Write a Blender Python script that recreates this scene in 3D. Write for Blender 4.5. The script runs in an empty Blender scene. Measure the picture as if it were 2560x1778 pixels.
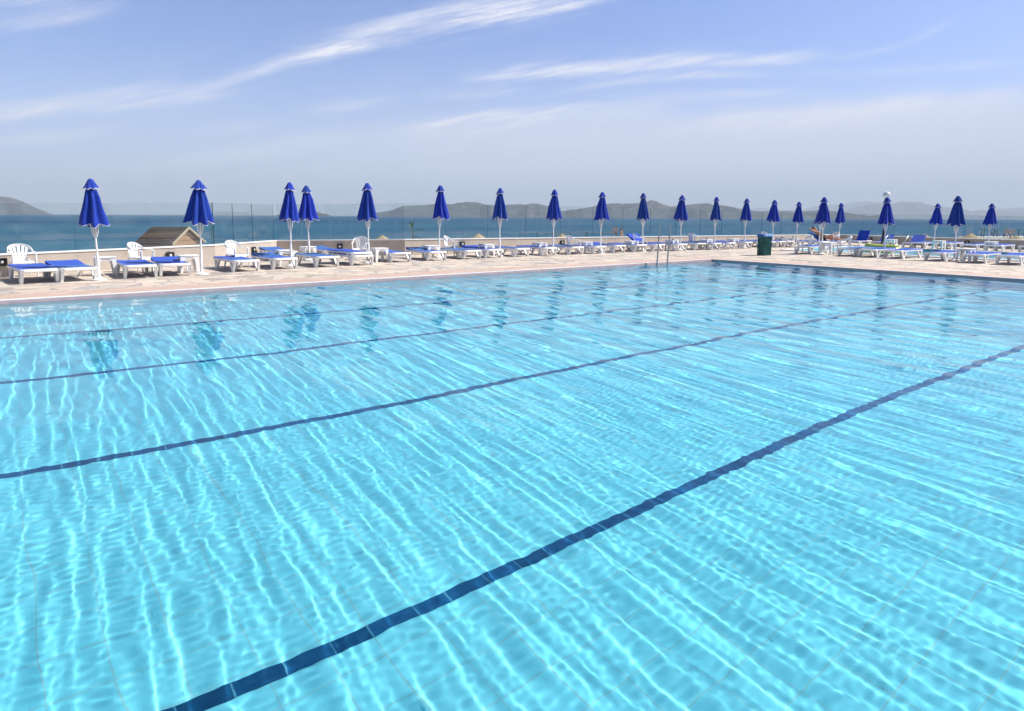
import bpy, math, random
import numpy as np
from mathutils import Vector, Matrix
S = bpy.context.scene
COL = S.collection
PI = math.pi
random.seed(7)

# ------------------------------------------------------------------ survey
# Camera stands at (0,0,1.5) at the pool's end; X runs along the pool, Y across it.
FPX, CX, CY, HOR = 1650.0, 1280.0, 750.0, 541.0
ROLL = math.atan(0.0051)
PITCH = math.atan((CY - HOR) / FPX)
YAW = math.radians(52.326)
EYE = 1.5


def sight(px, py):
    """direction (X, Y, up) of the sight line surveyed at a photo point"""
    x, y = px - CX, -(py - CY)
    xr = x * math.cos(ROLL) - y * math.sin(ROLL)
    yr = x * math.sin(ROLL) + y * math.cos(ROLL)
    up = yr * math.cos(PITCH) - FPX * math.sin(PITCH)
    fz = FPX * math.cos(PITCH) + yr * math.sin(PITCH)
    return np.array([xr * math.sin(YAW) + fz * math.cos(YAW), -xr * math.cos(YAW) + fz * math.sin(YAW), up])


def ground(px, py, z=0.0):
    d = sight(px, py)
    p = d * ((z - EYE) / d[2])
    return (float(p[0]), float(p[1]), z)


def at(px, py, dist):
    d = sight(px, py)
    p = d * (dist / math.hypot(d[0], d[1]))
    return (float(p[0]), float(p[1]), float(p[2] + EYE))


def on_y(px, py, Y):
    d = sight(px, py)
    p = d * (Y / d[1])
    return (float(p[0]), Y, float(p[2] + EYE))


def on_line(px, py, P, Q):
    d = sight(px, py)
    ax, ay = P[0], P[1]
    bx, by = Q[0] - P[0], Q[1] - P[1]
    t = (ax * by - ay * bx) / (d[0] * by - d[1] * bx)
    return (float(d[0] * t), float(d[1] * t), float(d[2] * t + EYE))


# ------------------------------------------------------------------ materials
def new_mat(name):
    m = bpy.data.materials.new(name)
    m.use_nodes = True
    nt = m.node_tree
    return m, nt, nt.nodes['Principled BSDF']


def N(nt, kind, **kw):
    n = nt.nodes.new(kind)
    for k, v in kw.items():
        if k.startswith('i_'):
            key = k[2:]
            key = int(key) if key.isdigit() else key.replace('_', ' ')
            n.inputs[key].default_value = v
        else:
            setattr(n, k, v)
    return n


def ramp(nt, fac, stops):
    r = nt.nodes.new('ShaderNodeValToRGB')
    el = r.color_ramp.elements
    while len(el) < len(stops):
        el.new(0.5)
    for e, (p, c) in zip(el, stops):
        e.position = p
        e.color = (*c, 1) if len(c) == 3 else c
    nt.links.new(fac, r.inputs[0])
    return r.outputs[0]


def mixc(nt, fac, a, b, mode='MIX'):
    n = nt.nodes.new('ShaderNodeMix')
    n.data_type = 'RGBA'
    n.blend_type = mode
    for sock, v in ((n.inputs[0], fac), (n.inputs[6], a), (n.inputs[7], b)):
        if hasattr(v, 'is_linked') or hasattr(v, 'links'):
            nt.links.new(v, sock)
        elif isinstance(v, (int, float)):
            sock.default_value = v
        else:
            sock.default_value = (*v, 1)
    return n.outputs[2]


def mathn(nt, op, a, b=None, c=None, clamp=False):
    n = nt.nodes.new('ShaderNodeMath')
    n.operation = op
    n.use_clamp = clamp
    for i, v in enumerate((a, b, c)):
        if v is None:
            continue
        if isinstance(v, (int, float)):
            n.inputs[i].default_value = v
        else:
            nt.links.new(v, n.inputs[i])
    return n.outputs[0]


def noise(nt, vec, scale, detail=3.0, rough=0.55):
    n = N(nt, 'ShaderNodeTexNoise', i_Scale=scale, i_Detail=detail, i_Roughness=rough)
    if vec is not None:
        nt.links.new(vec, n.inputs['Vector'])
    return n.outputs['Fac']


def mapping(nt, vec, scale=(1, 1, 1), rot=(0, 0, 0), loc=(0, 0, 0)):
    m = N(nt, 'ShaderNodeMapping')
    m.inputs['Scale'].default_value = scale
    m.inputs['Rotation'].default_value = rot
    m.inputs['Location'].default_value = loc
    nt.links.new(vec, m.inputs['Vector'])
    return m.outputs[0]


def geo_pos(nt):
    return N(nt, 'ShaderNodeNewGeometry').outputs['Position']


def obj_pos(nt):
    return N(nt, 'ShaderNodeTexCoord').outputs['Object']


def bump(nt, bsdf, height, strength=0.3, dist=0.01):
    b = N(nt, 'ShaderNodeBump')
    b.inputs['Strength'].default_value = strength
    b.inputs['Distance'].default_value = dist
    nt.links.new(height, b.inputs['Height'])
    nt.links.new(b.outputs[0], bsdf.inputs['Normal'])


def plain(name, c, rough=0.5, var=0.12, scale=6.0, metal=0.0, spec=0.5, bmp=0.0):
    m, nt, b = new_mat(name)
    f = noise(nt, obj_pos(nt), scale)
    lo = tuple(x * (1 - var) for x in c)
    hi = tuple(min(1, x * (1 + var)) for x in c)
    nt.links.new(ramp(nt, f, [(0.3, lo), (0.7, hi)]), b.inputs['Base Color'])
    b.inputs['Roughness'].default_value = rough
    b.inputs['Metallic'].default_value = metal
    b.inputs['Specular IOR Level'].default_value = spec
    if bmp:
        bump(nt, b, noise(nt, obj_pos(nt), scale * 8), bmp, 0.004)
    return m


def plastic_mat():
    m, nt, b = new_mat('white_plastic')
    p = obj_pos(nt)
    f = noise(nt, p, 9.0, 5)
    dirt = noise(nt, mapping(nt, p, (14, 14, 5)), 1.0, 4)
    c = ramp(nt, f, [(0.3, (0.78, 0.77, 0.74)), (0.7, (0.86, 0.86, 0.85))])
    c = mixc(nt, ramp(nt, dirt, [(0.58, (0, 0, 0)), (0.78, (0.45, 0.45, 0.45))]), c, (0.58, 0.54, 0.47))
    nt.links.new(c, b.inputs['Base Color'])
    b.inputs['Roughness'].default_value = 0.42
    return m


def fabric(name, c, c2, rough=0.8, weave=220.0, spread=1.0):
    m, nt, b = new_mat(name)
    p = obj_pos(nt)
    rnd = N(nt, 'ShaderNodeObjectInfo').outputs['Random']
    f = noise(nt, p, 3.5, 4)
    col = mixc(nt, mathn(nt, 'MULTIPLY', mathn(nt, 'POWER', rnd, 2.0), spread), c, c2)
    shade = ramp(nt, f, [(0.25, (0.86, 0.86, 0.88)), (0.75, (1.1, 1.1, 1.08))])
    nt.links.new(mixc(nt, 1.0, col, shade, 'MULTIPLY'), b.inputs['Base Color'])
    b.inputs['Roughness'].default_value = rough
    b.inputs['Specular IOR Level'].default_value = 0.25
    b.inputs['Sheen Weight'].default_value = 0.15
    bump(nt, b, noise(nt, p, weave, 2), 0.15, 0.002)
    return m


def stone_mat():
    m, nt, b = new_mat('crazy_paving_stone')
    p = geo_pos(nt)
    warp = N(nt, 'ShaderNodeTexNoise', i_Scale=1.3, i_Detail=2.0)
    nt.links.new(p, warp.inputs['Vector'])
    wv = N(nt, 'ShaderNodeVectorMath', operation='MULTIPLY_ADD')
    nt.links.new(warp.outputs['Color'], wv.inputs[0])
    wv.inputs[1].default_value = (0.35, 0.35, 0)
    nt.links.new(p, wv.inputs[2])
    v = N(nt, 'ShaderNodeTexVoronoi', i_Scale=2.0)
    nt.links.new(wv.outputs[0], v.inputs['Vector'])
    ve = N(nt, 'ShaderNodeTexVoronoi', feature='DISTANCE_TO_EDGE', i_Scale=2.0)
    nt.links.new(wv.outputs[0], ve.inputs['Vector'])
    sep = N(nt, 'ShaderNodeSeparateColor')
    nt.links.new(v.outputs['Color'], sep.inputs[0])
    c = ramp(nt, sep.outputs[0], [(0.0, (0.33, 0.29, 0.26)), (0.14, (0.56, 0.49, 0.41)), (0.34, (0.66, 0.57, 0.47)),
                                  (0.52, (0.60, 0.49, 0.42)), (0.68, (0.69, 0.61, 0.50)), (0.86, (0.42, 0.40, 0.39)), (1.0, (0.70, 0.62, 0.52))])
    f = noise(nt, p, 9.0, 6, 0.65)
    c = mixc(nt, 1.0, c, ramp(nt, f, [(0.25, (0.8, 0.79, 0.77)), (0.7, (1.08, 1.07, 1.06))]), 'MULTIPLY')
    joint = ramp(nt, ve.outputs['Distance'], [(0.015, (1, 1, 1)), (0.06, (0, 0, 0))])
    c = mixc(nt, joint, c, (0.36, 0.31, 0.27))
    # damp, stained patches
    st = noise(nt, mapping(nt, p, (0.55, 1.5, 1)), 1.0, 5, 0.7)
    c = mixc(nt, ramp(nt, st, [(0.57, (0, 0, 0)), (0.68, (0.85, 0.85, 0.85))]), c, (0.22, 0.18, 0.15))
    nt.links.new(c, b.inputs['Base Color'])
    b.inputs['Roughness'].default_value = 0.75
    h = mathn(nt, 'SUBTRACT', f, joint)
    bump(nt, b, h, 0.5, 0.012)
    return m


def pink_mat():
    m, nt, b = new_mat('pink_coping_tile')
    p = geo_pos(nt)
    br = N(nt, 'ShaderNodeTexBrick', i_Scale=1.0)
    br.inputs['Color1'].default_value = (0.50, 0.36, 0.29, 1)
    br.inputs['Color2'].default_value = (0.56, 0.42, 0.34, 1)
    br.inputs['Mortar'].default_value = (0.55, 0.44, 0.38, 1)
    br.inputs['Mortar Size'].default_value = 0.006
    br.inputs['Brick Width'].default_value = 0.32
    br.inputs['Row Height'].default_value = 0.32
    br.offset = 0.0
    nt.links.new(p, br.inputs['Vector'])
    f = noise(nt, p, 2.2, 6, 0.65)
    c = mixc(nt, 1.0, br.outputs[0], ramp(nt, f, [(0.25, (0.82, 0.84, 0.86)), (0.7, (1.12, 1.1, 1.08))]), 'MULTIPLY')
    st = noise(nt, mapping(nt, p, (0.8, 1.2, 1)), 0.9, 5, 0.7)
    c = mixc(nt, ramp(nt, st, [(0.56, (0, 0, 0)), (0.72, (0.7, 0.7, 0.7))]), c, (0.66, 0.57, 0.48))
    nt.links.new(c, b.inputs['Base Color'])
    b.inputs['Roughness'].default_value = 0.7
    return m


def plaster_mat():
    m, nt, b = new_mat('beige_wall_render')
    p = geo_pos(nt)
    f = noise(nt, p, 2.6, 6, 0.7)
    g = noise(nt, p, 28.0, 4)
    c = ramp(nt, f, [(0.25, (0.42, 0.36, 0.305)), (0.5, (0.48, 0.415, 0.35)), (0.75, (0.53, 0.46, 0.395))])
    drip = noise(nt, mapping(nt, p, (5, 5, 0.7)), 1.0, 4, 0.6)
    c = mixc(nt, ramp(nt, drip, [(0.58, (0, 0, 0)), (0.8, (0.4, 0.4, 0.4))]), c, (0.34, 0.29, 0.24))
    nt.links.new(c, b.inputs['Base Color'])
    b.inputs['Roughness'].default_value = 0.85
    bump(nt, b, g, 0.35, 0.006)
    return m


def tile_mat(name, c, grout, vary=0.10, bw=0.30, rh=0.30, ms=0.004):
    m, nt, b = new_mat(name)
    p = geo_pos(nt)
    br = N(nt, 'ShaderNodeTexBrick', i_Scale=1.0)
    br.offset = 0.0
    br.inputs['Color1'].default_value = (*[x * (1 - vary) for x in c], 1)
    br.inputs['Color2'].default_value = (*[min(1, x * (1 + vary)) for x in c], 1)
    br.inputs['Mortar'].default_value = (*grout, 1)
    br.inputs['Brick Width'].default_value = bw
    br.inputs['Row Height'].default_value = rh
    br.inputs['Mortar Size'].default_value = ms
    nt.links.new(p, br.inputs['Vector'])
    f = noise(nt, p, 0.7, 4, 0.6)
    cc = mixc(nt, 1.0, br.outputs[0], ramp(nt, f, [(0.3, (0.9, 0.94, 0.95)), (0.7, (1.08, 1.05, 1.04))]), 'MULTIPLY')
    nt.links.new(cc, b.inputs['Base Color'])
    b.inputs['Roughness'].default_value = 0.6
    b.inputs['Specular IOR Level'].default_value = 0.0
    return m


def water_mat():
    m = bpy.data.materials.new('clear_pool_water')
    m.use_nodes = True
    nt = m.node_tree
    nt.nodes.clear()
    o = N(nt, 'ShaderNodeOutputMaterial')
    g = N(nt, 'ShaderNodeBsdfGlass', i_IOR=1.333, i_Roughness=0.0)
    g.inputs['Color'].default_value = (0.97, 1.0, 1.0, 1)
    nt.links.new(g.outputs[0], o.inputs['Surface'])
    return m


def glass_mat():
    m = bpy.data.materials.new('balustrade_glass')
    m.use_nodes = True
    nt = m.node_tree
    nt.nodes.clear()
    o = N(nt, 'ShaderNodeOutputMaterial')
    t = N(nt, 'ShaderNodeBsdfTransparent')
    t.inputs['Color'].default_value = (0.935, 0.965, 0.96, 1)
    g = N(nt, 'ShaderNodeBsdfGlossy', i_Roughness=0.01)
    gi = N(nt, 'ShaderNodeNewGeometry')
    dp = N(nt, 'ShaderNodeVectorMath', operation='DOT_PRODUCT')
    nt.links.new(gi.outputs['Incoming'], dp.inputs[0])
    nt.links.new(gi.outputs['Normal'], dp.inputs[1])
    inv = mathn(nt, 'SUBTRACT', 1.0, mathn(nt, 'ABSOLUTE', dp.outputs['Value']))
    fres = mathn(nt, 'MULTIPLY_ADD', mathn(nt, 'POWER', inv, 5.0), 0.9, 0.04)
    d = N(nt, 'ShaderNodeBsdfDiffuse')
    d.inputs['Color'].default_value = (0.7, 0.75, 0.76, 1)
    mx = N(nt, 'ShaderNodeMixShader')
    nt.links.new(fres, mx.inputs[0])
    nt.links.new(t.outputs[0], mx.inputs[1])
    nt.links.new(g.outputs[0], mx.inputs[2])
    # salt film
    mx2 = N(nt, 'ShaderNodeMixShader')
    fl = noise(nt, mapping(nt, geo_pos(nt), (0.8, 0.8, 2.2)), 1.5, 5, 0.65)
    nt.links.new(ramp(nt, fl, [(0.45, (0.006,) * 3), (0.75, (0.045,) * 3)]), mx2.inputs[0])
    nt.links.new(mx.outputs[0], mx2.inputs[1])
    nt.links.new(d.outputs[0], mx2.inputs[2])
    nt.links.new(mx2.outputs[0], o.inputs['Surface'])
    return m


def sea_mat():
    m, nt, b = new_mat('sea_water')
    p = geo_pos(nt)
    band = noise(nt, mapping(nt, p, (0.0025, 0.009, 1), (0, 0, math.radians(-38))), 1.0, 5, 0.6)
    fine = noise(nt, mapping(nt, p, (0.05, 0.2, 1), (0, 0, math.radians(-38))), 1.0, 5, 0.65)
    c = ramp(nt, band, [(0.34, (0.008, 0.043, 0.118)), (0.5, (0.017, 0.076, 0.150)), (0.64, (0.036, 0.125, 0.180))])
    # shallow, greener water towards the shore
    ln = N(nt, 'ShaderNodeVectorMath', operation='LENGTH')
    nt.links.new(p, ln.inputs[0])
    near = ramp(nt, mathn(nt, 'DIVIDE', ln.outputs['Value'], 1000.0), [(0.06, (1, 1, 1)), (0.42, (0, 0, 0))])
    c = mixc(nt, mathn(nt, 'MULTIPLY', near, 0.6), c, (0.028, 0.120, 0.180))
    c = mixc(nt, 1.0, c, ramp(nt, fine, [(0.3, (0.72, 0.76, 0.8)), (0.7, (1.25, 1.2, 1.18))]), 'MULTIPLY')
    foam = noise(nt, mapping(nt, p, (0.12, 0.5, 1), (0, 0, math.radians(-30))), 1.0, 6, 0.75)
    c = mixc(nt, ramp(nt, foam, [(0.70, (0, 0, 0)), (0.78, (0.5, 0.5, 0.5))]), c, (0.5, 0.58, 0.62))
    nt.links.new(c, b.inputs['Base Color'])
    b.inputs['Roughness'].default_value = 0.55
    b.inputs['Specular IOR Level'].default_value = 0.03
    bump(nt, b, fine, 0.6, 0.6)
    return m


def hill_mat(name, a, b_, c_):
    m, nt, b = new_mat(name)
    p = geo_pos(nt)
    f = noise(nt, p, 0.018, 10, 0.8)
    c = ramp(nt, f, [(0.43, a), (0.50, b_), (0.58, c_)])
    bump(nt, b, f, 1.0, 25.0)
    nt.links.new(c, b.inputs['Base Color'])
    b.inputs['Roughness'].default_value = 0.95
    b.inputs['Specular IOR Level'].default_value = 0.1
    return m


def sand_mat():
    m, nt, b = new_mat('beach_sand')
    p = geo_pos(nt)
    f = noise(nt, p, 0.6, 7, 0.7)
    nt.links.new(ramp(nt, f, [(0.3, (0.38, 0.33, 0.26)), (0.7, (0.52, 0.46, 0.37))]), b.inputs['Base Color'])
    b.inputs['Roughness'].default_value = 0.95
    return m


def planks_mat(name, c1, c2, row, axis='Z'):
    m, nt, b = new_mat(name)
    p = obj_pos(nt)
    sp = N(nt, 'ShaderNodeSeparateXYZ')
    nt.links.new(p, sp.inputs[0])
    fr = mathn(nt, 'FRACT', mathn(nt, 'DIVIDE', sp.outputs[axis], row))
    gap = ramp(nt, fr, [(0.0, (0.35,) * 3), (0.10, (0.45,) * 3), (0.16, (1.0,) * 3), (1.0, (0.92,) * 3)])
    f = noise(nt, mapping(nt, p, (1.2, 1.2, 9)), 2.0, 5, 0.65)
    c = mixc(nt, 1.0, ramp(nt, f, [(0.3, c1), (0.7, c2)]), gap, 'MULTIPLY')
    nt.links.new(c, b.inputs['Base Color'])
    b.inputs['Roughness'].default_value = 0.8
    return m


def leaf_mat(name, c1, c2):
    m, nt, b = new_mat(name)
    f = noise(nt, obj_pos(nt), 4.0, 4)
    nt.links.new(ramp(nt, f, [(0.3, c1), (0.7, c2)]), b.inputs['Base Color'])
    b.inputs['Roughness'].default_value = 0.5
    return m


M = dict(
    plastic=plastic_mat(),
    sling=fabric('blue_sling_fabric', (0.007, 0.060, 0.48), (0.035, 0.15, 0.36)),
    canopy=fabric('blue_parasol_cloth', (0.005, 0.030, 0.36), (0.006, 0.045, 0.27), weave=120),
    trim=plain('white_trim_tape', (0.62, 0.60, 0.60), 0.8),
    pole=plain('white_painted_metal', (0.78, 0.77, 0.75), 0.35),
    stone=stone_mat(), pink=pink_mat(), plaster=plaster_mat(),
    cap=plain('white_coping_paint', (0.83, 0.82, 0.80), 0.6, 0.06, 3.0),
    tile=tile_mat('pool_floor_tile', (0.175, 0.61, 0.735), (0.22, 0.52, 0.59), 0.05, 0.30, 0.30, 0.005),
    line=tile_mat('navy_lane_tile', (0.008, 0.080, 0.20), (0.06, 0.22, 0.34), 0.25, 0.25, 50.0, 0.005),
    rim=plain('mauve_rim_tile', (0.50, 0.35, 0.36), 0.4, 0.12, 5.0),
    grate=plain('white_gutter_plastic', (0.82, 0.82, 0.80), 0.45),
    gutter=plain('gutter_channel_concrete', (0.20, 0.18, 0.17), 0.8),
    water=water_mat(), glass=glass_mat(),
    edge=plain('green_glass_edge', (0.012, 0.06, 0.055), 0.2, 0.05),
    sea=sea_mat(), sand=sand_mat(),
    hill=hill_mat('haze_tinted_scrub', (0.012, 0.015, 0.022), (0.045, 0.041, 0.048), (0.14, 0.105, 0.10)),  # scrub tones, the dark ones tinted blue with haze put into the colour
    rock=plain('bleached_thatch_rock', (0.30, 0.25, 0.19), 0.9, 0.3),
    steel=plain('brushed_steel', (0.36, 0.38, 0.38), 0.35, 0.08, 4.0, metal=0.8),
    dark=plain('black_metal', (0.02, 0.02, 0.023), 0.5),
    post=plain('dark_navy_enamel', (0.008, 0.010, 0.025), 0.35),
    bulb=plain('frosted_lamp_glass', (0.75, 0.74, 0.72), 0.3),
    green=plain('green_painted_slats', (0.006, 0.088, 0.082), 0.45, 0.5, 9.0),
    bag=plain('blue_plastic_bag', (0.03, 0.12, 0.42), 0.3, 0.4, 12.0),
    bagpale=plain('pale_blue_plastic_bag', (0.25, 0.42, 0.66), 0.3, 0.3, 12.0),
    roof=planks_mat('weathered_roof_planks', (0.038, 0.020, 0.010), (0.088, 0.048, 0.024), 5.0),
    siding=planks_mat('pale_pine_siding', (0.29, 0.165, 0.09), (0.39, 0.23, 0.13), 0.20),
    barge=plain('grey_barge_board', (0.40, 0.33, 0.23), 0.8),
    thatch=plain('dry_thatch', (0.38, 0.29, 0.17), 0.95, 0.45, 14.0),
    wood=plain('pier_timber', (0.16, 0.12, 0.09), 0.85),
    concrete=plain('pale_pier_concrete', (0.62, 0.60, 0.56), 0.85),
    skin=plain('tanned_skin', (0.60, 0.26, 0.11), 0.5, 0.08, 5.0),
    hair=plain('dark_hair', (0.018, 0.012, 0.010), 0.5),
    trunks=plain('dark_swimwear', (0.02, 0.02, 0.03), 0.7),
    towel=fabric('pale_blue_towel', (0.16, 0.30, 0.60), (0.2, 0.34, 0.6), 0.9),
    yellow=plain('yellow_vinyl', (0.52, 0.46, 0.07), 0.3, 0.1),
    lime=plain('lime_vinyl', (0.40, 0.42, 0.10), 0.3, 0.1),
    palepink=plain('pale_pink_vinyl', (0.55, 0.40, 0.40), 0.3, 0.1),
    red=plain('red_ring_paint', (0.45, 0.06, 0.05), 0.5),
    sign=plain('faded_notice_board', (0.42, 0.38, 0.40), 0.7, 0.2, 30.0),
    leaf=leaf_mat('broad_leaf', (0.035, 0.085, 0.018), (0.10, 0.17, 0.03)),
    leafdry=leaf_mat('dry_leaf', (0.30, 0.24, 0.07), (0.42, 0.34, 0.12)),
    stem=plain('green_stem', (0.10, 0.12, 0.04), 0.7),
    sail=plain('white_sailcloth', (0.85, 0.85, 0.85), 0.7),
    hole=plain('tie_hole_shadow', (0.07, 0.055, 0.045), 0.9),
)


# ------------------------------------------------------------------ mesh building
class MB:
    def __init__(self):
        self.v, self.f, self.mi = [], [], []
        self.xf = None
        self.cur = 0

    def add(self, verts, faces):
        b = len(self.v)
        if self.xf is not None:
            verts = [tuple(self.xf @ Vector(p)) for p in verts]
        self.v += [tuple(p) for p in verts]
        for f in faces:
            self.f.append(tuple(i + b for i in f))
            self.mi.append(self.cur)

    def box(self, c, s, rot=None, bev=0.0):
        """box with chamfered vertical and horizontal edges"""
        hx, hy, hz = s[0] / 2, s[1] / 2, s[2] / 2
        if bev <= 0:
            vs = [(x * hx, y * hy, z * hz) for z in (-1, 1) for y in (-1, 1) for x in (-1, 1)]
            fs = [(0, 2, 3, 1), (4, 5, 7, 6), (0, 1, 5, 4), (2, 6, 7, 3), (0, 4, 6, 2), (1, 3, 7, 5)]
        else:
            b = min(bev, hx * 0.9, hy * 0.9, hz * 0.9)
            ring = [(hx - b, -hy), (hx, -hy + b), (hx, hy - b), (hx - b, hy), (-hx + b, hy), (-hx, hy - b), (-hx, -hy + b), (-hx + b, -hy)]
            ins = [(math.copysign(max(abs(x) - b, 0), x), math.copysign(max(abs(y) - b, 0), y)) for x, y in ring]
            vs = [(x, y, -hz) for x, y in ins] + [(x, y, -hz + b) for x, y in ring] + [(x, y, hz - b) for x, y in ring] + [(x, y, hz) for x, y in ins]
            fs = [tuple(range(7, -1, -1)), tuple(range(24, 32))]
            for k in range(3):
                for i in range(8):
                    j = (i + 1) % 8
                    fs.append((k * 8 + i, k * 8 + j, k * 8 + 8 + j, k * 8 + 8 + i))
        m = rot if rot is not None else Matrix.Identity(3)
        self.add([tuple(m @ Vector(p) + Vector(c)) for p in vs], fs)

    def sweep(self, pts, prof, closed=False, up=(0, 0, 1), scale=None):
        """sweep a 2D profile (side, up) along pts"""
        P = [Vector(p) for p in pts]
        n, k = len(P), len(prof)
        rings = []
        for i in range(n):
            if closed:
                t = P[(i + 1) % n] - P[i - 1]
            else:
                t = P[min(i + 1, n - 1)] - P[max(i - 1, 0)]
            t.normalize()
            u = Vector(up)
            side = t.cross(u)
            if side.length < 1e-4:
                side = t.cross(Vector((0, 1, 0.01)))
            side.normalize()
            uu = side.cross(t)
            s = 1.0 if scale is None else scale[i]
            rings.append([tuple(P[i] + side * a * s + uu * b * s) for a, b in prof])
        vs = [p for r in rings for p in r]
        fs = []
        for i in range(n if closed else n - 1):
            a, b = i * k, ((i + 1) % n) * k
            for j in range(k):
                jj = (j + 1) % k
                fs.append((a + j, a + jj, b + jj, b + j))
        if not closed:
            fs.append(tuple(range(k - 1, -1, -1)))
            fs.append(tuple((n - 1) * k + j for j in range(k)))
        self.add(vs, fs)

    def tube(self, pts, r, seg=8, closed=False, scale=None):
        self.sweep(pts, [(r * math.cos(2 * PI * j / seg), r * math.sin(2 * PI * j / seg)) for j in range(seg)], closed, scale=scale)

    def bar(self, pts, w, h, closed=False, up=(0, 0, 1), scale=None, bev=0.25):
        a, b = w / 2, h / 2
        c = min(a, b) * bev * 2
        self.sweep(pts, [(a - c, -b), (a, -b + c), (a, b - c), (a - c, b), (-a + c, b), (-a, b - c), (-a, -b + c), (-a + c, -b)], closed, up, scale)

    def lathe(self, prof, seg=24, c=(0, 0, 0), cap=True):
        k = len(prof)
        vs = []
        for i in range(seg):
            a = 2 * PI * i / seg
            vs += [(c[0] + r * math.cos(a), c[1] + r * math.sin(a), c[2] + z) for r, z in prof]
        fs = []
        for i in range(seg):
            j = (i + 1) % seg
            for q in range(k - 1):
                fs.append((i * k + q, j * k + q, j * k + q + 1, i * k + q + 1))
        if cap:
            fs.append(tuple(i * k for i in range(seg - 1, -1, -1)))
            fs.append(tuple(i * k + k - 1 for i in range(seg)))
        self.add(vs, fs)

    def prism(self, poly, y0, y1, plane='XZ'):
        """extrude a polygon given in a plane along the third axis"""
        n = len(poly)
        def P(a, b, t):
            return {'XZ': (a, t, b), 'YZ': (t, a, b), 'XY': (a, b, t)}[plane]
        vs = [P(a, b, y0) for a, b in poly] + [P(a, b, y1) for a, b in poly]
        fs = [tuple(range(n)), tuple(range(2 * n - 1, n - 1, -1))] + [(i, (i + 1) % n, n + (i + 1) % n, n + i) for i in range(n)]
        self.add(vs, fs)

    def build(self, name, mat, parent=None, smooth=False, auto=None):
        me = bpy.data.meshes.new(name)
        me.from_pydata(self.v, [], self.f)
        mats = mat if isinstance(mat, (list, tuple)) else [mat]
        for q in mats:
            me.materials.append(q)
        if len(mats) > 1:
            me.polygons.foreach_set('material_index', self.mi)
        me.update()
        if smooth:
            me.polygons.foreach_set('use_smooth', [True] * len(me.polygons))
        if auto is not None:
            me.polygons.foreach_set('use_smooth', [True] * len(me.polygons))
            me.set_sharp_from_angle(angle=math.radians(auto))
        import bmesh
        bm = bmesh.new()
        bm.from_mesh(me)
        bmesh.ops.recalc_face_normals(bm, faces=bm.faces)
        bm.to_mesh(me)
        bm.free()
        o = bpy.data.objects.new(name, me)
        COL.objects.link(o)
        if parent is not None:
            o.parent = parent
        return o


def empty(name, loc=(0, 0, 0), rz=0.0):
    o = bpy.data.objects.new(name, None)
    o.empty_display_size = 0.2
    COL.objects.link(o)
    o.location = loc
    o.rotation_euler = (0, 0, rz)
    return o


def tag(o, label=None, cat=None, group=None, kind=None):
    for k, v in (('label', label), ('category', cat), ('group', group), ('kind', kind)):
        if v:
            o[k] = v
    return o


def struct(o):
    o['kind'] = 'structure'
    return o


def copy_tree(o, parent=None):
    c = o.copy()
    COL.objects.link(c)
    if parent is not None:
        c.parent = parent
    for ch in KIDS.get(o.name, [x for x in bpy.data.objects if x.parent == o]):
        copy_tree(ch, c)
    return c


KIDS = {}


def freeze(o):
    kids = [x for x in bpy.data.objects if x.parent == o]
    KIDS[o.name] = kids
    for k in kids:
        freeze(k)


class Kind:
    """first use places the prototype itself, later uses copy it with its parts"""
    def __init__(self, root):
        self.root, self.used = root, False
        freeze(root)

    def put(self, loc, rz=0.0, label=None, cat=None, group=None, scale=None):
        o = copy_tree(self.root) if self.used else self.root
        self.used = True
        o.location = loc
        o.rotation_euler = (0, 0, rz)
        if scale is not None:
            o.scale = scale if isinstance(scale, (tuple, list)) else (scale,) * 3
        tag(o, label, cat, group)
        return o


ORD = ['first', 'second', 'third', 'fourth', 'fifth', 'sixth', 'seventh', 'eighth', 'ninth', 'tenth', 'eleventh', 'twelfth', 'thirteenth', 'fourteenth',
       'fifteenth', 'sixteenth', 'seventeenth', 'eighteenth', 'nineteenth', 'twentieth', 'twenty-first', 'twenty-second', 'twenty-third', 'twenty-fourth',
       'twenty-fifth', 'twenty-sixth', 'twenty-seventh', 'twenty-eighth', 'twenty-ninth', 'thirtieth']

# ------------------------------------------------------------------ setting: pool
PX0, PX1, PY0, PY1 = -0.6, 20.2, -2.8, 14.4
DEPTH, WZ = 1.48, -0.062


def sheet(name, polys, mat, z=0.0):
    me = bpy.data.meshes.new(name)
    v, f = [], []
    for poly in polys:
        f.append(tuple(range(len(v), len(v) + len(poly))))
        v += [(p[0], p[1], p[2] if len(p) > 2 else z) for p in poly]
    me.from_pydata(v, [], f)
    me.materials.append(mat)
    o = bpy.data.objects.new(name, me)
    COL.objects.link(o)
    return o


def rect(x0, y0, x1, y1, z=0.0):
    return [(x0, y0, z), (x1, y0, z), (x1, y1, z), (x0, y1, z)]


fl = struct(sheet('pool_floor', [rect(PX0, PY0, PX1, PY1, -DEPTH)], M['tile']))
walls = []
for (a, b) in (((PX0, PY1), (PX1, PY1)), ((PX1, PY1), (PX1, PY0)), ((PX1, PY0), (PX0, PY0)), ((PX0, PY0), (PX0, PY1))):
    walls.append([(a[0], a[1], -DEPTH), (b[0], b[1], -DEPTH), (b[0], b[1], -0.13), (a[0], a[1], -0.13)])
pw = struct(sheet('pool_wall', walls, M['tile']))
rims = []
for (a, b) in (((PX0, PY1), (PX1, PY1)), ((PX1, PY1), (PX1, PY0)), ((PX1, PY0), (PX0, PY0)), ((PX0, PY0), (PX0, PY1))):
    rims.append([(a[0], a[1], -0.13), (b[0], b[1], -0.13), (b[0], b[1], 0.0), (a[0], a[1], 0.0)])
rim = struct(sheet('pool_rim', rims, M['rim']))
recv = [fl, pw]
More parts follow.
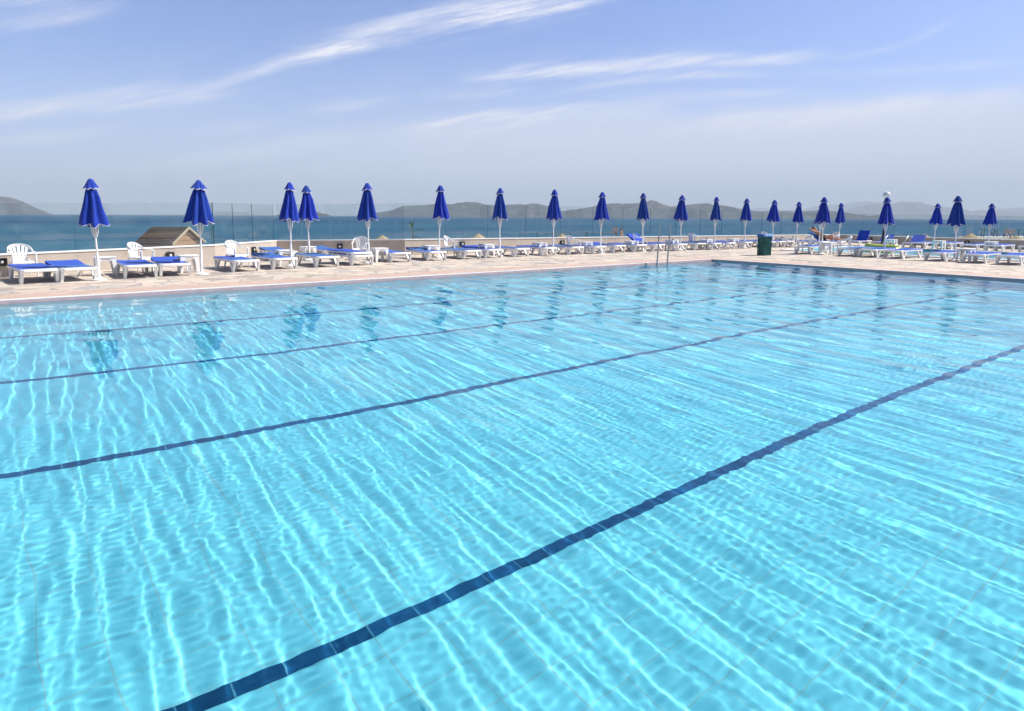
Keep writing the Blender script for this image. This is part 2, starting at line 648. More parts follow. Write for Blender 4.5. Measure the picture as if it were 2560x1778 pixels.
# navy lane lines laid into the floor tiles
for p0, p1 in (((PX0, 3.27), (PX1, 2.55)), ((PX0, 6.33), (PX1, 5.38)), ((PX0, 9.18), (PX1, 8.16)), ((PX0, 12.02), (PX1, 10.85)), ((PX0, 0.35), (PX1, -0.1))):
    d = Vector((p1[0] - p0[0], p1[1] - p0[1], 0)).normalized()
    nrm = Vector((-d.y, d.x, 0)) * 0.052
    a, b = Vector((*p0, -DEPTH + 0.004)), Vector((*p1, -DEPTH + 0.004))
    ln = struct(sheet('lane_line', [[tuple(a - nrm), tuple(b - nrm), tuple(b + nrm), tuple(a + nrm)]], M['line']))
    recv.append(ln)


def axis(a, b, fine, coarse, mid):
    out = [a]
    while out[-1] < b:
        x = out[-1]
        t = min(1, max(0, (x - mid) / (b - mid)))
        out.append(x + fine + (coarse - fine) * t)
    out[-1] = b
    return np.array(out)


def grid_object(name, X, Y, Z, mat):
    n, m = X.shape
    V = np.stack([X, Y, Z], -1).reshape(-1, 3)
    idx = np.arange(n * m).reshape(n, m)
    F = np.stack([idx[:-1, :-1], idx[:-1, 1:], idx[1:, 1:], idx[1:, :-1]], -1).reshape(-1, 4)
    me = bpy.data.meshes.new(name)
    me.vertices.add(len(V))
    me.vertices.foreach_set('co', V.ravel().astype(np.float32))
    me.loops.add(F.size)
    me.loops.foreach_set('vertex_index', F.ravel().astype(np.int32))
    me.polygons.add(len(F))
    me.polygons.foreach_set('loop_start', np.arange(0, F.size, 4, dtype=np.int32))
    me.update(calc_edges=True)
    me.polygons.foreach_set('use_smooth', np.ones(len(F), bool))
    me.materials.append(mat)
    o = bpy.data.objects.new(name, me)
    COL.objects.link(o)
    return o


rng = np.random.default_rng(11)


def waves(X, Y, far):
    Z = np.zeros_like(X)

    def grp(n, l0, l1, spread, slope, dir0, env=None, fade=0.0):
        nonlocal Z
        G = np.zeros_like(X)
        for i in range(n):
            l = math.exp(rng.uniform(math.log(l0), math.log(l1)))
            k = 2 * PI / l
            th = dir0 + rng.normal() * spread
            a = slope / k * math.sqrt(2 / n)
            G += a * np.sin(k * (X * math.cos(th) + Y * math.sin(th)) + rng.uniform(0, 6.283))
        Z += G if env is None else G * env
    run = np.clip((X - 2.5) / 6, 0, 1)
    pk = 0.78 + 0.34 * np.sin(0.62 * X + 0.35 * Y + 0.6) * np.sin(0.31 * X - 0.47 * Y + 1.9) + 0.2 * np.sin(1.3 * X - 0.8 * Y)
    grp(30, 0.14, 0.46, 0.055, 0.047, -0.06, pk)
    grp(12, 0.40, 0.90, 0.14, 0.042, -0.05, 0.5 + 1.3 * run)
    grp(34, 0.075, 0.17, 0.15, 0.024, -0.03)
    grp(50, 0.050, 0.12, 3.0, 0.0175, 0.0, 1.35 - 0.5 * pk)
    grp(14, 0.3, 0.8, 3.0, 0.012, 0.0)
    # keep the short chop even: no patch of the pool much rougher than the rest
    gx = np.gradient(np.gradient(Z, X[0], axis=1), X[0], axis=1) + np.gradient(np.gradient(Z, Y[:, 0], axis=0), Y[:, 0], axis=0)
    def blur(A, w):
        for ax_ in (0, 1):
            for _ in range(2):
                k = np.ones(w) / w
                A = np.apply_along_axis(lambda v: np.convolve(np.pad(v, w, mode='edge'), k, 'same')[w:-w], ax_, A)
        return A
    rms = np.sqrt(blur(gx ** 2, 15))
    Z *= np.clip(1.8 / rms, 0.3, 1.0)
    grp(10, 0.9, 2.6, 3.0, 0.021, 0.0)
    print('wave curvature rms', float(np.median(rms)), float(rms.max()))
    return Z


xs, ys = axis(PX0, PX1, 0.014, 0.034, 4), axis(PY0, PY1, 0.015, 0.034, 5)
GX, GY = np.meshgrid(xs, ys)
water = struct(grid_object('pool_water', GX, GY, WZ + (0.315 + 0.38 * np.clip((np.hypot(GX, GY) - 7) / 11, 0, 1)) * waves(GX, GY, None), M['water']))
water.cycles.is_caustics_caster = True

# overflow gutter with its white slatted grate, all round
GW = 0.15
gx0, gx1, gy0, gy1 = PX0 - GW, PX1 + GW, PY0 - GW, PY1 + GW
struct(sheet('gutter_channel', [rect(PX0, PY1, gx1, gy1, -0.06), rect(PX1, gy0, gx1, PY1, -0.06), rect(gx0, gy0, PX1, PY0, -0.06), rect(gx0, PY0, PX0, gy1, -0.06)], M['gutter']))
mb = MB()
for y0, y1 in ((PY1 + 0.001, PY1 + 0.03), (gy1 - 0.03, gy1), (PY0 - 0.03, PY0 - 0.001), (gy0, gy0 + 0.03)):
    mb.box(((gx0 + gx1) / 2, (y0 + y1) / 2, -0.01), (gx1 - gx0, y1 - y0, 0.035))
for x0, x1 in ((PX1 + 0.001, PX1 + 0.03), (gx1 - 0.03, gx1), (PX0 - 0.03, PX0 - 0.001), (gx0, gx0 + 0.03)):
    mb.box(((x0 + x1) / 2, (PY0 + PY1) / 2, -0.01), (x1 - x0, PY1 - PY0 - 0.004, 0.035))
x = PX0 + 0.02
while x < PX1:
    for y in (PY1 + GW / 2, PY0 - GW / 2):
        mb.box((x, y, -0.008), (0.045, GW - 0.064, 0.03))
    x += 0.062
y = PY0 + 0.02
while y < PY1:
    for x in (PX1 + GW / 2, PX0 - GW / 2):
        mb.box((x, y, -0.008), (GW - 0.064, 0.045, 0.03))
    y += 0.062
struct(mb.build('overflow_grate', M['grate']))

CW = 1.0
cx0, cx1, cy0, cy1 = gx0 - CW, gx1 + CW, gy0 - CW, gy1 + CW
struct(sheet('coping_paving', [rect(cx0, gy1, cx1, cy1), rect(gx1, gy0, cx1, gy1), rect(cx0, cy0, cx1, gy0), rect(cx0, gy0, gx0, gy1)], M['pink']))

# ------------------------------------------------------------------ setting: sea wall line
wA = (-9.0, 18.4)
wB = on_y(0, 635, 20.3)
wC = on_line(537, 611.5, (0.0, 20.3), (4.9, 21.4))
wD = on_y(692, 601, 25.0)
wE = on_y(1012, 598, 22.4)
wF = on_y(2091, 586, 20.7)
wG = on_line(2560, 600, wF, (40.0, 10.0))
gdir = Vector((wG[0] - wF[0], wG[1] - wF[1], 0)).normalized()
wH = (wG[0] + gdir.x * 16, wG[1] + gdir.y * 16, wG[2])
wA = (wA[0], wA[1], wB[2])

# kiddie pool hole
KX0, KX1, KY0, KY1 = 28.4, 35.3, 5.5, 16.6
xy = lambda p: (p[0], p[1])


def wall_y(x):
    pts = [wA, wB, wC, wD, wE, wF]
    for p, q in zip(pts, pts[1:]):
        if p[0] <= x <= q[0]:
            return p[1] + (q[1] - p[1]) * (x - p[0]) / (q[0] - p[0])


def wall_x(y):
    return wF[0] + (wG[0] - wF[0]) * (y - wF[1]) / (wG[1] - wF[1])


deck = [
    [(-9, cy1), (KX0, cy1), (KX0, wall_y(KX0)), xy(wE), xy(wD), xy(wC), xy(wB), xy(wA)],
    [(KX0, KY1), (KX1, KY1), (KX1, wall_y(KX1)), (KX0, wall_y(KX0))],
    [(KX1, KY0), (wall_x(KY0), KY0), xy(wF), (KX1, wall_y(KX1))],
    rect(cx1, -14, KX0, cy1), rect(KX0, -14, KX1, KY0),
    [(KX1, -14), (wall_x(-14), -14), (wall_x(KY0), KY0), (KX1, KY0)],
    rect(-9, -14, cx0, cy1), rect(cx0, -14, cx1, cy0)]
struct(sheet('deck_paving', deck, M['stone']))

# kiddie pool
kf = struct(sheet('paddling_pool_floor', [rect(KX0 + 0.3, KY0 + 0.3, KX1 - 0.3, KY1 - 0.3, -0.45)], M['tile']))
kw = []
kin = [(KX0 + 0.3, KY0 + 0.3), (KX1 - 0.3, KY0 + 0.3), (KX1 - 0.3, KY1 - 0.3), (KX0 + 0.3, KY1 - 0.3)]
for a, b in zip(kin, kin[1:] + kin[:1]):
    kw.append([(*a, -0.45), (*b, -0.45), (*b, 0.03), (*a, 0.03)])
kwall = struct(sheet('paddling_pool_wall', kw, M['tile']))
mb = MB()
for c, s in (((KX0 + 0.15, (KY0 + KY1) / 2, 0.015), (0.3, KY1 - KY0, 0.07)), ((KX1 - 0.15, (KY0 + KY1) / 2, 0.015), (0.3, KY1 - KY0, 0.07)),
             (((KX0 + KX1) / 2, KY0 + 0.15, 0.015), (KX1 - KX0 - 0.602, 0.3, 0.07)), (((KX0 + KX1) / 2, KY1 - 0.15, 0.015), (KX1 - KX0 - 0.602, 0.3, 0.07))):
    mb.box(c, s)
struct(mb.build('paddling_pool_kerb', M['cap']))
kx, ky = np.arange(KX0 + 0.3, KX1 - 0.27, 0.05), np.arange(KY0 + 0.3, KY1 - 0.27, 0.05)
KXg, KYg = np.meshgrid(kx, ky)
kwater = struct(grid_object('paddling_pool_water', KXg, KYg, -0.06 + 0.3 * waves(KXg, KYg, None), M['water']))
kwater.cycles.is_caustics_caster = True
recv += [kf, kwall]
for o in recv:
    o.cycles.is_caustics_receiver = True

# beach and sea
inner = [wA, wB, wC, wD, wE, wF, wG, wH]
outer = [(-70, 44), (-10, 56), (4, 60), (14, 64), (28, 66), (72, 56), (92, 22), (90, -40)]
bv, bf = [], []
for i, (a, b) in enumerate(zip(inner, outer)):
    for t, z in ((0.0, -1.4), (0.75, -1.55), (1.0, -2.15)):
        bv.append((a[0] + (b[0] - a[0]) * t, a[1] + (b[1] - a[1]) * t, z))
for i in range(len(inner) - 1):
    for k in range(2):
        bf.append((i * 3 + k, i * 3 + 3 + k, i * 3 + 4 + k, i * 3 + 1 + k))
me = bpy.data.meshes.new('beach')
me.from_pydata(bv, [], bf)
me.materials.append(M['sand'])
o = bpy.data.objects.new('beach', me)
COL.objects.link(o)
struct(o)
SEA = 11000.0
sg = np.linspace(-SEA, SEA, 41)
sx, sy = np.meshgrid(sg, sg)
struct(grid_object('sea', sx, sy, np.full_like(sx, -2.0), M['sea']))

# ------------------------------------------------------------------ hills across the strait
HB = [(-400, 544), (0, 541.5), (300, 539.5), (640, 537), (900, 535.5), (1450, 536), (1700, 541), (1800, 543), (2000, 545.5), (2200, 549.5), (2560, 555), (2900, 560)]


def interp(tab, x):
    xs_, ys_ = [t[0] for t in tab], [t[1] for t in tab]
    return float(np.interp(x, xs_, ys_))


def hills(name, prof, dist, depth, mat, seed, rug=0.42, step=4):
    r = np.random.default_rng(seed)
    px = np.arange(prof[0][0], prof[-1][0] + 1, step)
    h = np.array([max(0, interp(HB, p) - interp(prof, p)) for p in px]) / FPX * dist
    nv = 19
    X, Y, Z = (np.zeros((nv, len(px))) for _ in range(3))
    wob = np.zeros((nv, len(px)))
    ii = np.arange(len(px))
    for _ in range(26):
        k1, k2 = r.uniform(0.05, 0.9), r.uniform(0.3, 2.5)
        wob += r.normal() / 5 * np.sin(k1 * ii[None, :] * step / 6 + k2 * np.arange(nv)[:, None] + r.uniform(0, 6.28))
    for j in range(nv):
        t = j / (nv - 1) * 2 - 1
        shape = (1 - abs(t)) ** 0.85
        off = t * depth + depth
        for i, p in enumerate(px):
            d = sight(p, 541)
            d = d / math.hypot(d[0], d[1])
            D = dist + off
            X[j, i], Y[j, i] = d[0] * D, d[1] * D
        mid = np.sin(shape * PI)
        Z[j] = -3.0 + (h * (1 + depth / dist) + 1.5) * np.clip(shape * (1 + rug * wob[j] * mid), 0, 1)
    return struct(grid_object(name, X, Y, Z, mat))


hills('island_hills', [(-500, 541), (-420, 522), (-300, 504), (-160, 495), (-60, 502), (0, 507.5), (22, 507), (42, 510.5), (62, 516), (86, 526), (110, 533), (132, 540), (136, 541)], 3400, 380, M['hill'], 1)
hills('island_hills', [(668, 537), (690, 535.5), (704, 531), (735, 529), (764, 526.5), (795, 526), (806, 529.5), (820, 532), (832, 536)], 2300, 90, M['hill'], 2)
hills('island_hills', [(900, 535.5), (907, 534), (940, 527), (980, 521), (1007, 510), (1020, 509.5), (1060, 508), (1085, 505), (1130, 505), (1170, 499.5), (1190, 499.8), (1215, 506),
                       (1250, 508), (1280, 505), (1300, 504.5), (1310, 507), (1328, 502), (1345, 503), (1380, 512), (1405, 521), (1440, 516), (1480, 511), (1500, 506), (1530, 503),
                       (1560, 505), (1600, 503), (1625, 498.5), (1640, 501), (1660, 509), (1678, 514), (1700, 512), (1730, 509), (1770, 507), (1785, 513), (1803, 513), (1830, 518),
                       (1850, 522), (1890, 528), (1950, 528), (2000, 530), (2030, 528.5), (2060, 527), (2080, 530), (2110, 533), (2140, 538), (2170, 542), (2200, 541), (2215, 545), (2242, 550)], 2600, 320, M['hill'], 3)
hills('distant_mountains', [(440, 538), (500, 535), (540, 530), (575, 528.5), (600, 529.5), (640, 535), (650, 537)], 8200, 400, M['hill'], 4)
hills('distant_mountains', [(1850, 544), (1862, 527), (1890, 521), (1920, 523), (1960, 527), (2010, 527), (2030, 520), (2050, 519), (2080, 517), (2110, 516), (2140, 511.5), (2175, 512.5),
                            (2205, 518), (2260, 524), (2330, 532), (2400, 540), (2500, 534), (2560, 532), (2650, 526), (2800, 530), (2900, 545)], 9300, 700, M['hill'], 5)
hills('distant_mountains', [(2090, 547), (2110, 530), (2150, 522), (2178, 517), (2200, 517.5), (2228, 519), (2240, 515.5), (2250, 513.5), (2262, 516), (2285, 517), (2297, 515), (2306, 519), (2330, 524), (2360, 528),
                            (2400, 531), (2430, 538), (2450, 534), (2466, 536), (2482, 542), (2505, 537), (2530, 541), (2570, 546), (2620, 552), (2660, 557)], 7200, 500, M['hill'], 6)

# ------------------------------------------------------------------ parapet walls
def wall_run(name, pts, label, thick=0.22):
    t = empty(name, (pts[0][0], pts[0][1], 0))
    o = Vector((pts[0][0], pts[0][1], 0))
    body, cap = MB(), MB()
    n = len(pts)
    outs = []
    for i in range(n):      # mitred offsets to the seaward side
        ds = []
        if i > 0:
            ds.append((Vector(pts[i][:2]) - Vector(pts[i - 1][:2])).normalized())
        if i < n - 1:
            ds.append((Vector(pts[i + 1][:2]) - Vector(pts[i][:2])).normalized())
        nn = sum((Vector((-d.y, d.x)) for d in ds), Vector((0, 0))).normalized()
        k = 1 / max(0.5, nn.dot(Vector((-ds[0].y, ds[0].x))))
        outs.append((nn, k))
    def P(i, w, z):
        q = Vector(pts[i][:2]) + outs[i][0] * outs[i][1] * w
        return (q.x - o.x, q.y - o.y, z)
    for i in range(n - 1):
        j = i + 1
        zi, zj = pts[i][2] - 0.035, pts[j][2] - 0.035
        body.add([P(i, 0, -1.5), P(j, 0, -1.5), P(j, 0, zj), P(i, 0, zi), P(i, thick, -1.5), P(j, thick, -1.5), P(j, thick, zj), P(i, thick, zi)],
                 [(0, 1, 2, 3), (7, 6, 5, 4), (0, 4, 5, 1)])
        a, b = -0.02, thick + 0.02
        cap.add([P(i, a, zi), P(j, a, zj), P(j, a, zj + 0.035), P(i, a, zi + 0.035), P(i, b, zi), P(j, b, zj), P(j, b, zj + 0.035), P(i, b, zi + 0.035)],
                [(0, 1, 2, 3), (7, 6, 5, 4), (3, 2, 6, 7), (1, 0, 4, 5)] + ([(0, 3, 7, 4)] if i == 0 else []) + ([(1, 5, 6, 2)] if j == n - 1 else []))
    body.build('wall_body', M['plaster'], t)
    cap.build('coping', M['cap'], t)
    # formwork tie holes, one small dark pattern
    hl = MB()
    for i in range(n - 1):
        a, b = Vector(pts[i]), Vector(pts[i + 1])
        L = (b - a).length
        s = 0.5
        while s < L - 0.3:
            p = a.lerp(b, s / L)
            d = (b - a).normalized()
            nr = Vector((d.y, -d.x, 0))
            for zz in (0.74, 0.30):
                c = Vector((p.x, p.y, p.z * zz + random.uniform(-.01, .01))) + nr * 0.002
                pts8 = [tuple(c + Vector((d.x, d.y, 0)) * 0.014 * math.cos(q * PI / 4) + Vector((0, 0, 1)) * 0.014 * math.sin(q * PI / 4) - o) for q in range(8)]
                hl.add(pts8, [tuple(range(8))])
            s += 1.15
    hl.build('tie_hole_pattern', M['hole'], t)
    return tag(t, label, 'wall')


wall_run('parapet_wall', [wA, wB, wC, wD, wE, wF], 'low beige rendered sea wall with white coping behind the lounger row')
wall_run('parapet_wall', [(wF[0] + 0.0, wF[1] - 0.02, wF[2]), wG, wH], 'low grey shaded wall behind the paddling pool, topped by glass')

# glass balustrade panels
GT = [(-400, 509), (0, 508.5), (193, 508), (537, 507.5), (692, 511), (850, 509.5), (1007, 508.5), (1118, 510), (1222, 512), (1317, 512), (1404, 515.5), (1560, 518), (1628, 520), (1753, 521.5),
      (1807, 526), (1954, 532), (2152, 534.5), (2319, 536.5), (2511, 540), (2900, 545)]
WT = [(-400, 648), (0, 635), (200, 627), (400, 618.5), (537, 611.5), (692, 601), (850, 599.5), (1012, 598), (1200, 595), (1400, 592), (1700, 587.5), (1928, 585.5), (2091, 586), (2230, 590), (2319, 593), (2409, 596), (2560, 600)]
segs = [(wA, wB), (wB, wC), (wC, wD), (wD, wE), (wE, wF), (wF, wG)]
joints = [[-330, -140, 3], [3, 193, 374, 537.5], [537.5, 592, 639.5, 692], [692, 790, 900, 1010], [1010, 1118, 1222, 1317, 1404.6, 1485, 1560, 1628.5, 1692, 1753, 1807, 1858, 1907, 1954.6, 1998, 2036, 2091],
          [2091, 2152, 2230, 2319, 2409, 2511, 2640]]
pn = 0
names = {0: 'the left end of the left wall', 3: 'the shaded recess'}
for si, ((p, q), js) in enumerate(zip(segs, joints)):
    d = Vector((q[0] - p[0], q[1] - p[1], 0)).normalized()
    nr = Vector((-d.y, d.x, 0)) * 0.10
    for k, (j0, j1) in enumerate(zip(js, js[1:])):
        a = on_line(j0, interp(WT, j0), p, q)
        b = on_line(j1, interp(WT, j1), p, q)
        az, bz = on_line(j0, interp(GT, j0), p, q)[2], on_line(j1, interp(GT, j1), p, q)[2]
        A, B = Vector((a[0], a[1], 0)) + nr + d * 0.008, Vector((b[0], b[1], 0)) + nr - d * 0.008
        th = Vector((-d.y, d.x, 0)) * 0.0045
        g = MB()
        z0a, z0b = a[2] + 0.002, b[2] + 0.002
        vs = []
        for off in (-th, th):
            vs += [tuple(A + off + Vector((0, 0, z0a))), tuple(B + off + Vector((0, 0, z0b))), tuple(B + off + Vector((0, 0, bz))), tuple(A + off + Vector((0, 0, az)))]
        o = Vector(vs[0])
        vs = [tuple(Vector(v) - o) for v in vs]
        g.cur = 0
        g.add(vs, [(0, 1, 2, 3), (7, 6, 5, 4)])
        g.cur = 1
        g.add(vs, [(0, 3, 7, 4), (1, 5, 6, 2)])
        g.cur = 0
        g.add(vs, [(3, 2, 6, 7), (0, 4, 5, 1)])
        ob = g.build('glass_screen', [M['glass'], M['edge']])
        ob.location = o
        if si < 2:
            lb = f'clear glass balustrade panel on the left lit wall, {ORD[pn]} from its left end'
            pn += 1
        elif si == 2:
            lb = f'glass panel with dark green edge behind the paired parasols, {ORD[k]} after the corner'
        elif si == 3:
            lb = f'glass balustrade panel above the shaded wall recess, {ORD[k]} from the left'
        elif si == 4:
            lb = f'glass balustrade panel on the long sunlit wall, {ORD[k]} right of the recess'
        else:
            lb = f'glass balustrade panel above the grey wall behind the paddling pool, {ORD[k]} from its corner'
        tag(ob, lb, 'glass panel', 'glass balustrade panels along the sea wall')
# dark post where the glass turns
g = MB()
pc = on_line(537.5, 611.5, wB, wC)
pt = on_line(537.5, 507, wB, wC)
g.box((0, 0.1, (pc[2] + pt[2]) / 2), (0.024, 0.02, pt[2] - pc[2]), bev=0.005)
ob = g.build('glass_corner_post', M['edge'])
ob.location = (pc[0], pc[1], 0.003)
tag(ob, 'thin dark post where the glass balustrade turns behind the third lounger pair', 'post')

# ------------------------------------------------------------------ wall lamps
def wall_lamp_proto():
    t = empty('wall_lamp')
    f = MB()
    for c, s in (((0, -0.04, 0.075), (0.20, 0.08, 0.04)), ((0, -0.04, -0.075), (0.20, 0.08, 0.04)), ((-0.08, -0.04, 0), (0.04, 0.08, 0.108)), ((0.08, -0.04, 0), (0.04, 0.08, 0.108))):
        f.box(c, s)
    f.box((0, -0.008, 0), (0.12, 0.012, 0.108))
    f.build('lamp_frame', M['dark'], t)
    b = MB()
    b.lathe([(0.001, -0.045), (0.03, -0.036), (0.045, 0), (0.03, 0.036), (0.001, 0.045)], 14, (0, -0.05, 0))
    b.build('bulb', M['bulb'], t, smooth=True)
    return t


LK = Kind(wall_lamp_proto())
for px, py, P, Q, lb in ((4, 655, wA, wB, 'square black bulkhead lamp at the far left end of the wall'),
                         (424.5, 638.5, wB, wC, 'square black bulkhead lamp between second chair and second side table'),
                         (631.5, 624.5, wC, wD, 'square black bulkhead lamp beside the round-topped shadow on the wall'),
                         (850, 616, wD, wE, 'square black bulkhead lamp in the shaded recess'),
                         (1154.5, 610, wE, wF, 'black bulkhead lamp just right of the chair after the recess'),
                         (1404.5, 606.5, wE, wF, 'black bulkhead lamp just left of the chair turned sideways'),
                         (2177, 597.5, wF, wG, 'black bulkhead lamp on the grey wall beside the upright lounger back'),
                         (2418.5, 606, wF, wG, 'black bulkhead lamp on the grey wall between two flat loungers')):
    p = on_line(px, py, P, Q)
    LK.put(p, math.atan2(Q[1] - P[1], Q[0] - P[0]), lb, 'wall lamp', 'bulkhead lamps on the parapet wall')

# ------------------------------------------------------------------ sun loungers
def sling_mesh(mb, y0, y1, sag, skirt0, skirt1, tilt=0.0):
    ny = 9
    cols = [(-0.335, None), (-0.335, 0.314), (-0.30, 0.319), (-0.15, 0.317 - sag * 0.8), (0, 0.317 - sag), (0.15, 0.317 - sag * 0.8), (0.30, 0.319), (0.335, 0.314), (0.335, None)]
    vs = []
    for i in range(ny):
        y = y0 + (y1 - y0) * i / (ny - 1)
        e = 1.0 - 0.5 * max(0, abs(i / (ny - 1) - 0.5) * 2 - 0.75) * 4
        for x, z in cols:
            if z is None:
                z = 0.314 - (0.062 if skirt0 <= y <= skirt1 else 0.012)
                x = x * 1.012
            vs.append((x, y, z if abs(x) > 0.2 else 0.317 - (0.317 - z) * e))
    k = len(cols)
    fs = [(i * k + j, i * k + j + 1, (i + 1) * k + j + 1, (i + 1) * k + j) for i in range(ny - 1) for j in range(k - 1)]
    mb.add(vs, fs)


def vleg(x, ya, yf0, yf1, yb):
    """side plate leg: a V with a rounded foot, leaning in from the rail"""
    m = MB()
    o = [(ya, 0.285), (ya + 0.085 * (1 if yb > ya else -1), 0.285), ((yf0 + yf1) / 2 - 0.012 * (1 if yb > ya else -1), 0.075),
         ((yf0 + yf1) / 2 + 0.012 * (1 if yb > ya else -1), 0.075), (yb - 0.065 * (1 if yb > ya else -1), 0.262), (yb, 0.262), (yf1 + 0.012 * (1 if yb > ya else -1), 0.02), (yf1, 0.0), (yf0, 0.0), (yf0 - 0.012 * (1 if yb > ya else -1), 0.02)]
    outer = [o[0], o[1], o[2], o[8], o[9]]
    lean = 0.018 if x > 0 else -0.018
    n0 = len(m.v)
    for poly in ([o[0], o[1], o[2], o[8], o[9]], [o[2], o[3], o[7], o[8]], [o[3], o[4], o[5], o[6], o[7]]):
        n = len(poly)
        vs = [(x + 0.030 + lean * (0.3 - z) / 0.3, y, z) for y, z in poly] + [(x - 0.030 + lean * (0.3 - z) / 0.3, y, z) for y, z in poly]
        m.add(vs, [tuple(range(n)), tuple(range(2 * n - 1, n - 1, -1))] + [(i, (i + 1) % n, n + (i + 1) % n, n + i) for i in range(n)])
    return m


def lounger_proto(ang):
    t = empty('sun_lounger')
    f = MB()
    hw, y1 = 0.312, 1.83
    ring = []
    for cx, cy, a0 in ((hw - 0.07, 0.03 + 0.07, -PI / 2), (hw - 0.05, y1 - 0.05, 0), (-hw + 0.05, y1 - 0.05, PI / 2), (-hw + 0.07, 0.03 + 0.07, PI)):
        r = 0.07 if cy < 1 else 0.05
        for k in range(6):
            a = a0 + k / 5 * PI / 2
            ring.append((cx + r * math.cos(a), cy + r * math.sin(a), 0.285))
    f.bar(ring, 0.056, 0.062, closed=True)
    f.box((0, 0.115, 0.303), (0.52, 0.13, 0.020), bev=0.006)           # foot plate
    for yy in (0.42, 0.78, 1.12):
        f.box((0, yy, 0.268), (0.575, 0.05, 0.024))
    f.build('frame', M['plastic'], t, auto=40)
    for sx in (-1, 1):
        vleg(sx * 0.308, 0.035, 0.15, 0.24, 0.44).build('leg', M['plastic'], t)
        vleg(sx * 0.308, 1.80, 1.66, 1.57, 1.36).build('leg', M['plastic'], t)
    s = MB()
    sling_mesh(s, 0.17, 1.10, 0.018, 0.40, 1.2)
    s.build('seat_sling', M['sling'], t, auto=50)
    b = MB()
    H = Vector((0, 1.10, 0.318))
    R = Matrix.Rotation(math.radians(ang), 4, 'X')
    b.xf = Matrix.Translation(H) @ R @ Matrix.Translation(-H)
    rp = [(-0.29, 1.12, 0.297), (-0.29, 1.75, 0.297), (-0.24, 1.82, 0.297), (0.24, 1.82, 0.297), (0.29, 1.75, 0.297), (0.29, 1.12, 0.297)]
    b.bar(rp, 0.04, 0.020)
    b.box((0, 1.45, 0.290), (0.55, 0.04, 0.016))
    bo = b.build('backrest', M['plastic'], t, auto=40)
    if ang > 20:
        br = MB()
        a = math.radians(ang)
        hy, hz = 1.10 + 0.5 * math.cos(a), 0.31 + 0.5 * math.sin(a)
        for sx in (-0.22, 0.22):
            br = MB()
            br.bar([(sx, hy, hz - 0.02), (sx, hy + 0.12 * math.cos(a) + 0.1, 0.29)], 0.025, 0.018)
            br.build('backrest_strut', M['plastic'], t)
    bs = MB()
    bs.xf = b.xf
    sling_mesh(bs, 1.085, 1.835, 0.012, 1.12, 1.84)
    bs.build('backrest_sling', M['sling'], bo, auto=50)
    return t


LF, LS, LR, LU = (Kind(lounger_proto(a)) for a in (1.5, 6.0, 36.0, 60.0))
GL1 = 'sun loungers in the long row along the sea wall'
# front row: photo points of the two near feet
front = [((55.5, 710.5), (147.5, 705.5)), ((158.6, 705), (241.5, 701.4)), ((312.2, 697), (390.5, 692.5)), ((401.6, 691.8), (474, 688.5)), ((580, 680.5), (650.5, 677.4)),
         ((680.6, 673.8), (744.5, 671)), ((786, 669), (847.5, 665.8)), ((875, 664.5), (933.6, 662)), ((974, 656.6), (1026.3, 654)), ((1064, 653), (1116, 650)),
         ((1154.7, 648.8), (1202.3, 646.8)), ((1211.5, 645.5), (1252, 643.6)), ((1281.3, 641.6), (1324, 641)), ((1350.5, 639), (1389.7, 638.7)), ((1421, 637), (1455, 635.8)),
         ((1478.5, 634.8), (1513.7, 634.2)), ((1530, 631.8), (1561.4, 631.5)), ((1583.6, 629.8), (1612.3, 629.2)), ((1629.2, 628.6), (1659.3, 628.2)), ((1686.7, 627.6), (1712.8, 627.2)),
         ((1735, 624.9), (1759.8, 624.6)), ((1774.8, 625), (1798.3, 624)), ((1810, 623.3), (1836, 622.4)), ((1853, 621.4), (1878, 620.7)), ((1911.9, 619.5), (1932.7, 619)),
         ((1938, 618.7), (1958.9, 618.4)), ((1962.8, 617.8), (1974.5, 617.4))]
beside = {0: 'in front of the leftmost white armchair', 1: 'touching the first parasol pole', 2: 'in front of the second white armchair', 3: 'beside the second side table',
          4: 'in front of the third white armchair', 5: 'left of the third parasol', 6: 'in front of the paired parasols'}
for i, (a, b) in enumerate(front):
    pa, pb = ground(*a), ground(*b)
    cxm, cym = (pa[0] + pb[0]) / 2, (pa[1] + pb[1]) / 2
    rz = math.radians(random.uniform(-3.5, 3.5) + (8 if i < 2 else 0))
    kind = LR if i == 18 else (LS if i in (1, 3, 5, 9, 11, 16) else LF)
    if i == 18:
        lb = 'white sun lounger with blue backrest raised, left of the pool ladder posts'
    elif i in beside:
        lb = f'flat white sun lounger with blue sling, {beside[i]}'
    else:
        lb = f'flat white lounger with blue sling, {ORD[i]} from the left in the wall row'
    o = kind.put((cxm, cym - 0.18, 0), rz, lb, 'sun lounger', GL1)
    if i == 7:
        o['label'] = 'white sun lounger under another, left of the low table by the fifth parasol'
        LF.put((cxm + 0.01, cym - 0.08, 0.085), rz + 0.03, 'white sun lounger stacked on top of another, left of the fifth parasol', 'sun lounger', GL1)
GLR = 'sun loungers standing in the wall recess'
for (pa, pb, lb) in (((691.7, 627.6), (758.9, 627.6), 'flat sun lounger standing in the wall recess behind third parasol'),
                     ((814.8, 624), (872.9, 624), 'sun lounger in the wall recess left of the armchair facing left')):
    a, b = ground(*pa, .33), ground(*pb, .33)
    LS.put(((a[0] + b[0]) / 2, (a[1] + b[1]) / 2 + 0.1, 0), 0.05, lb, 'sun lounger', GLR)
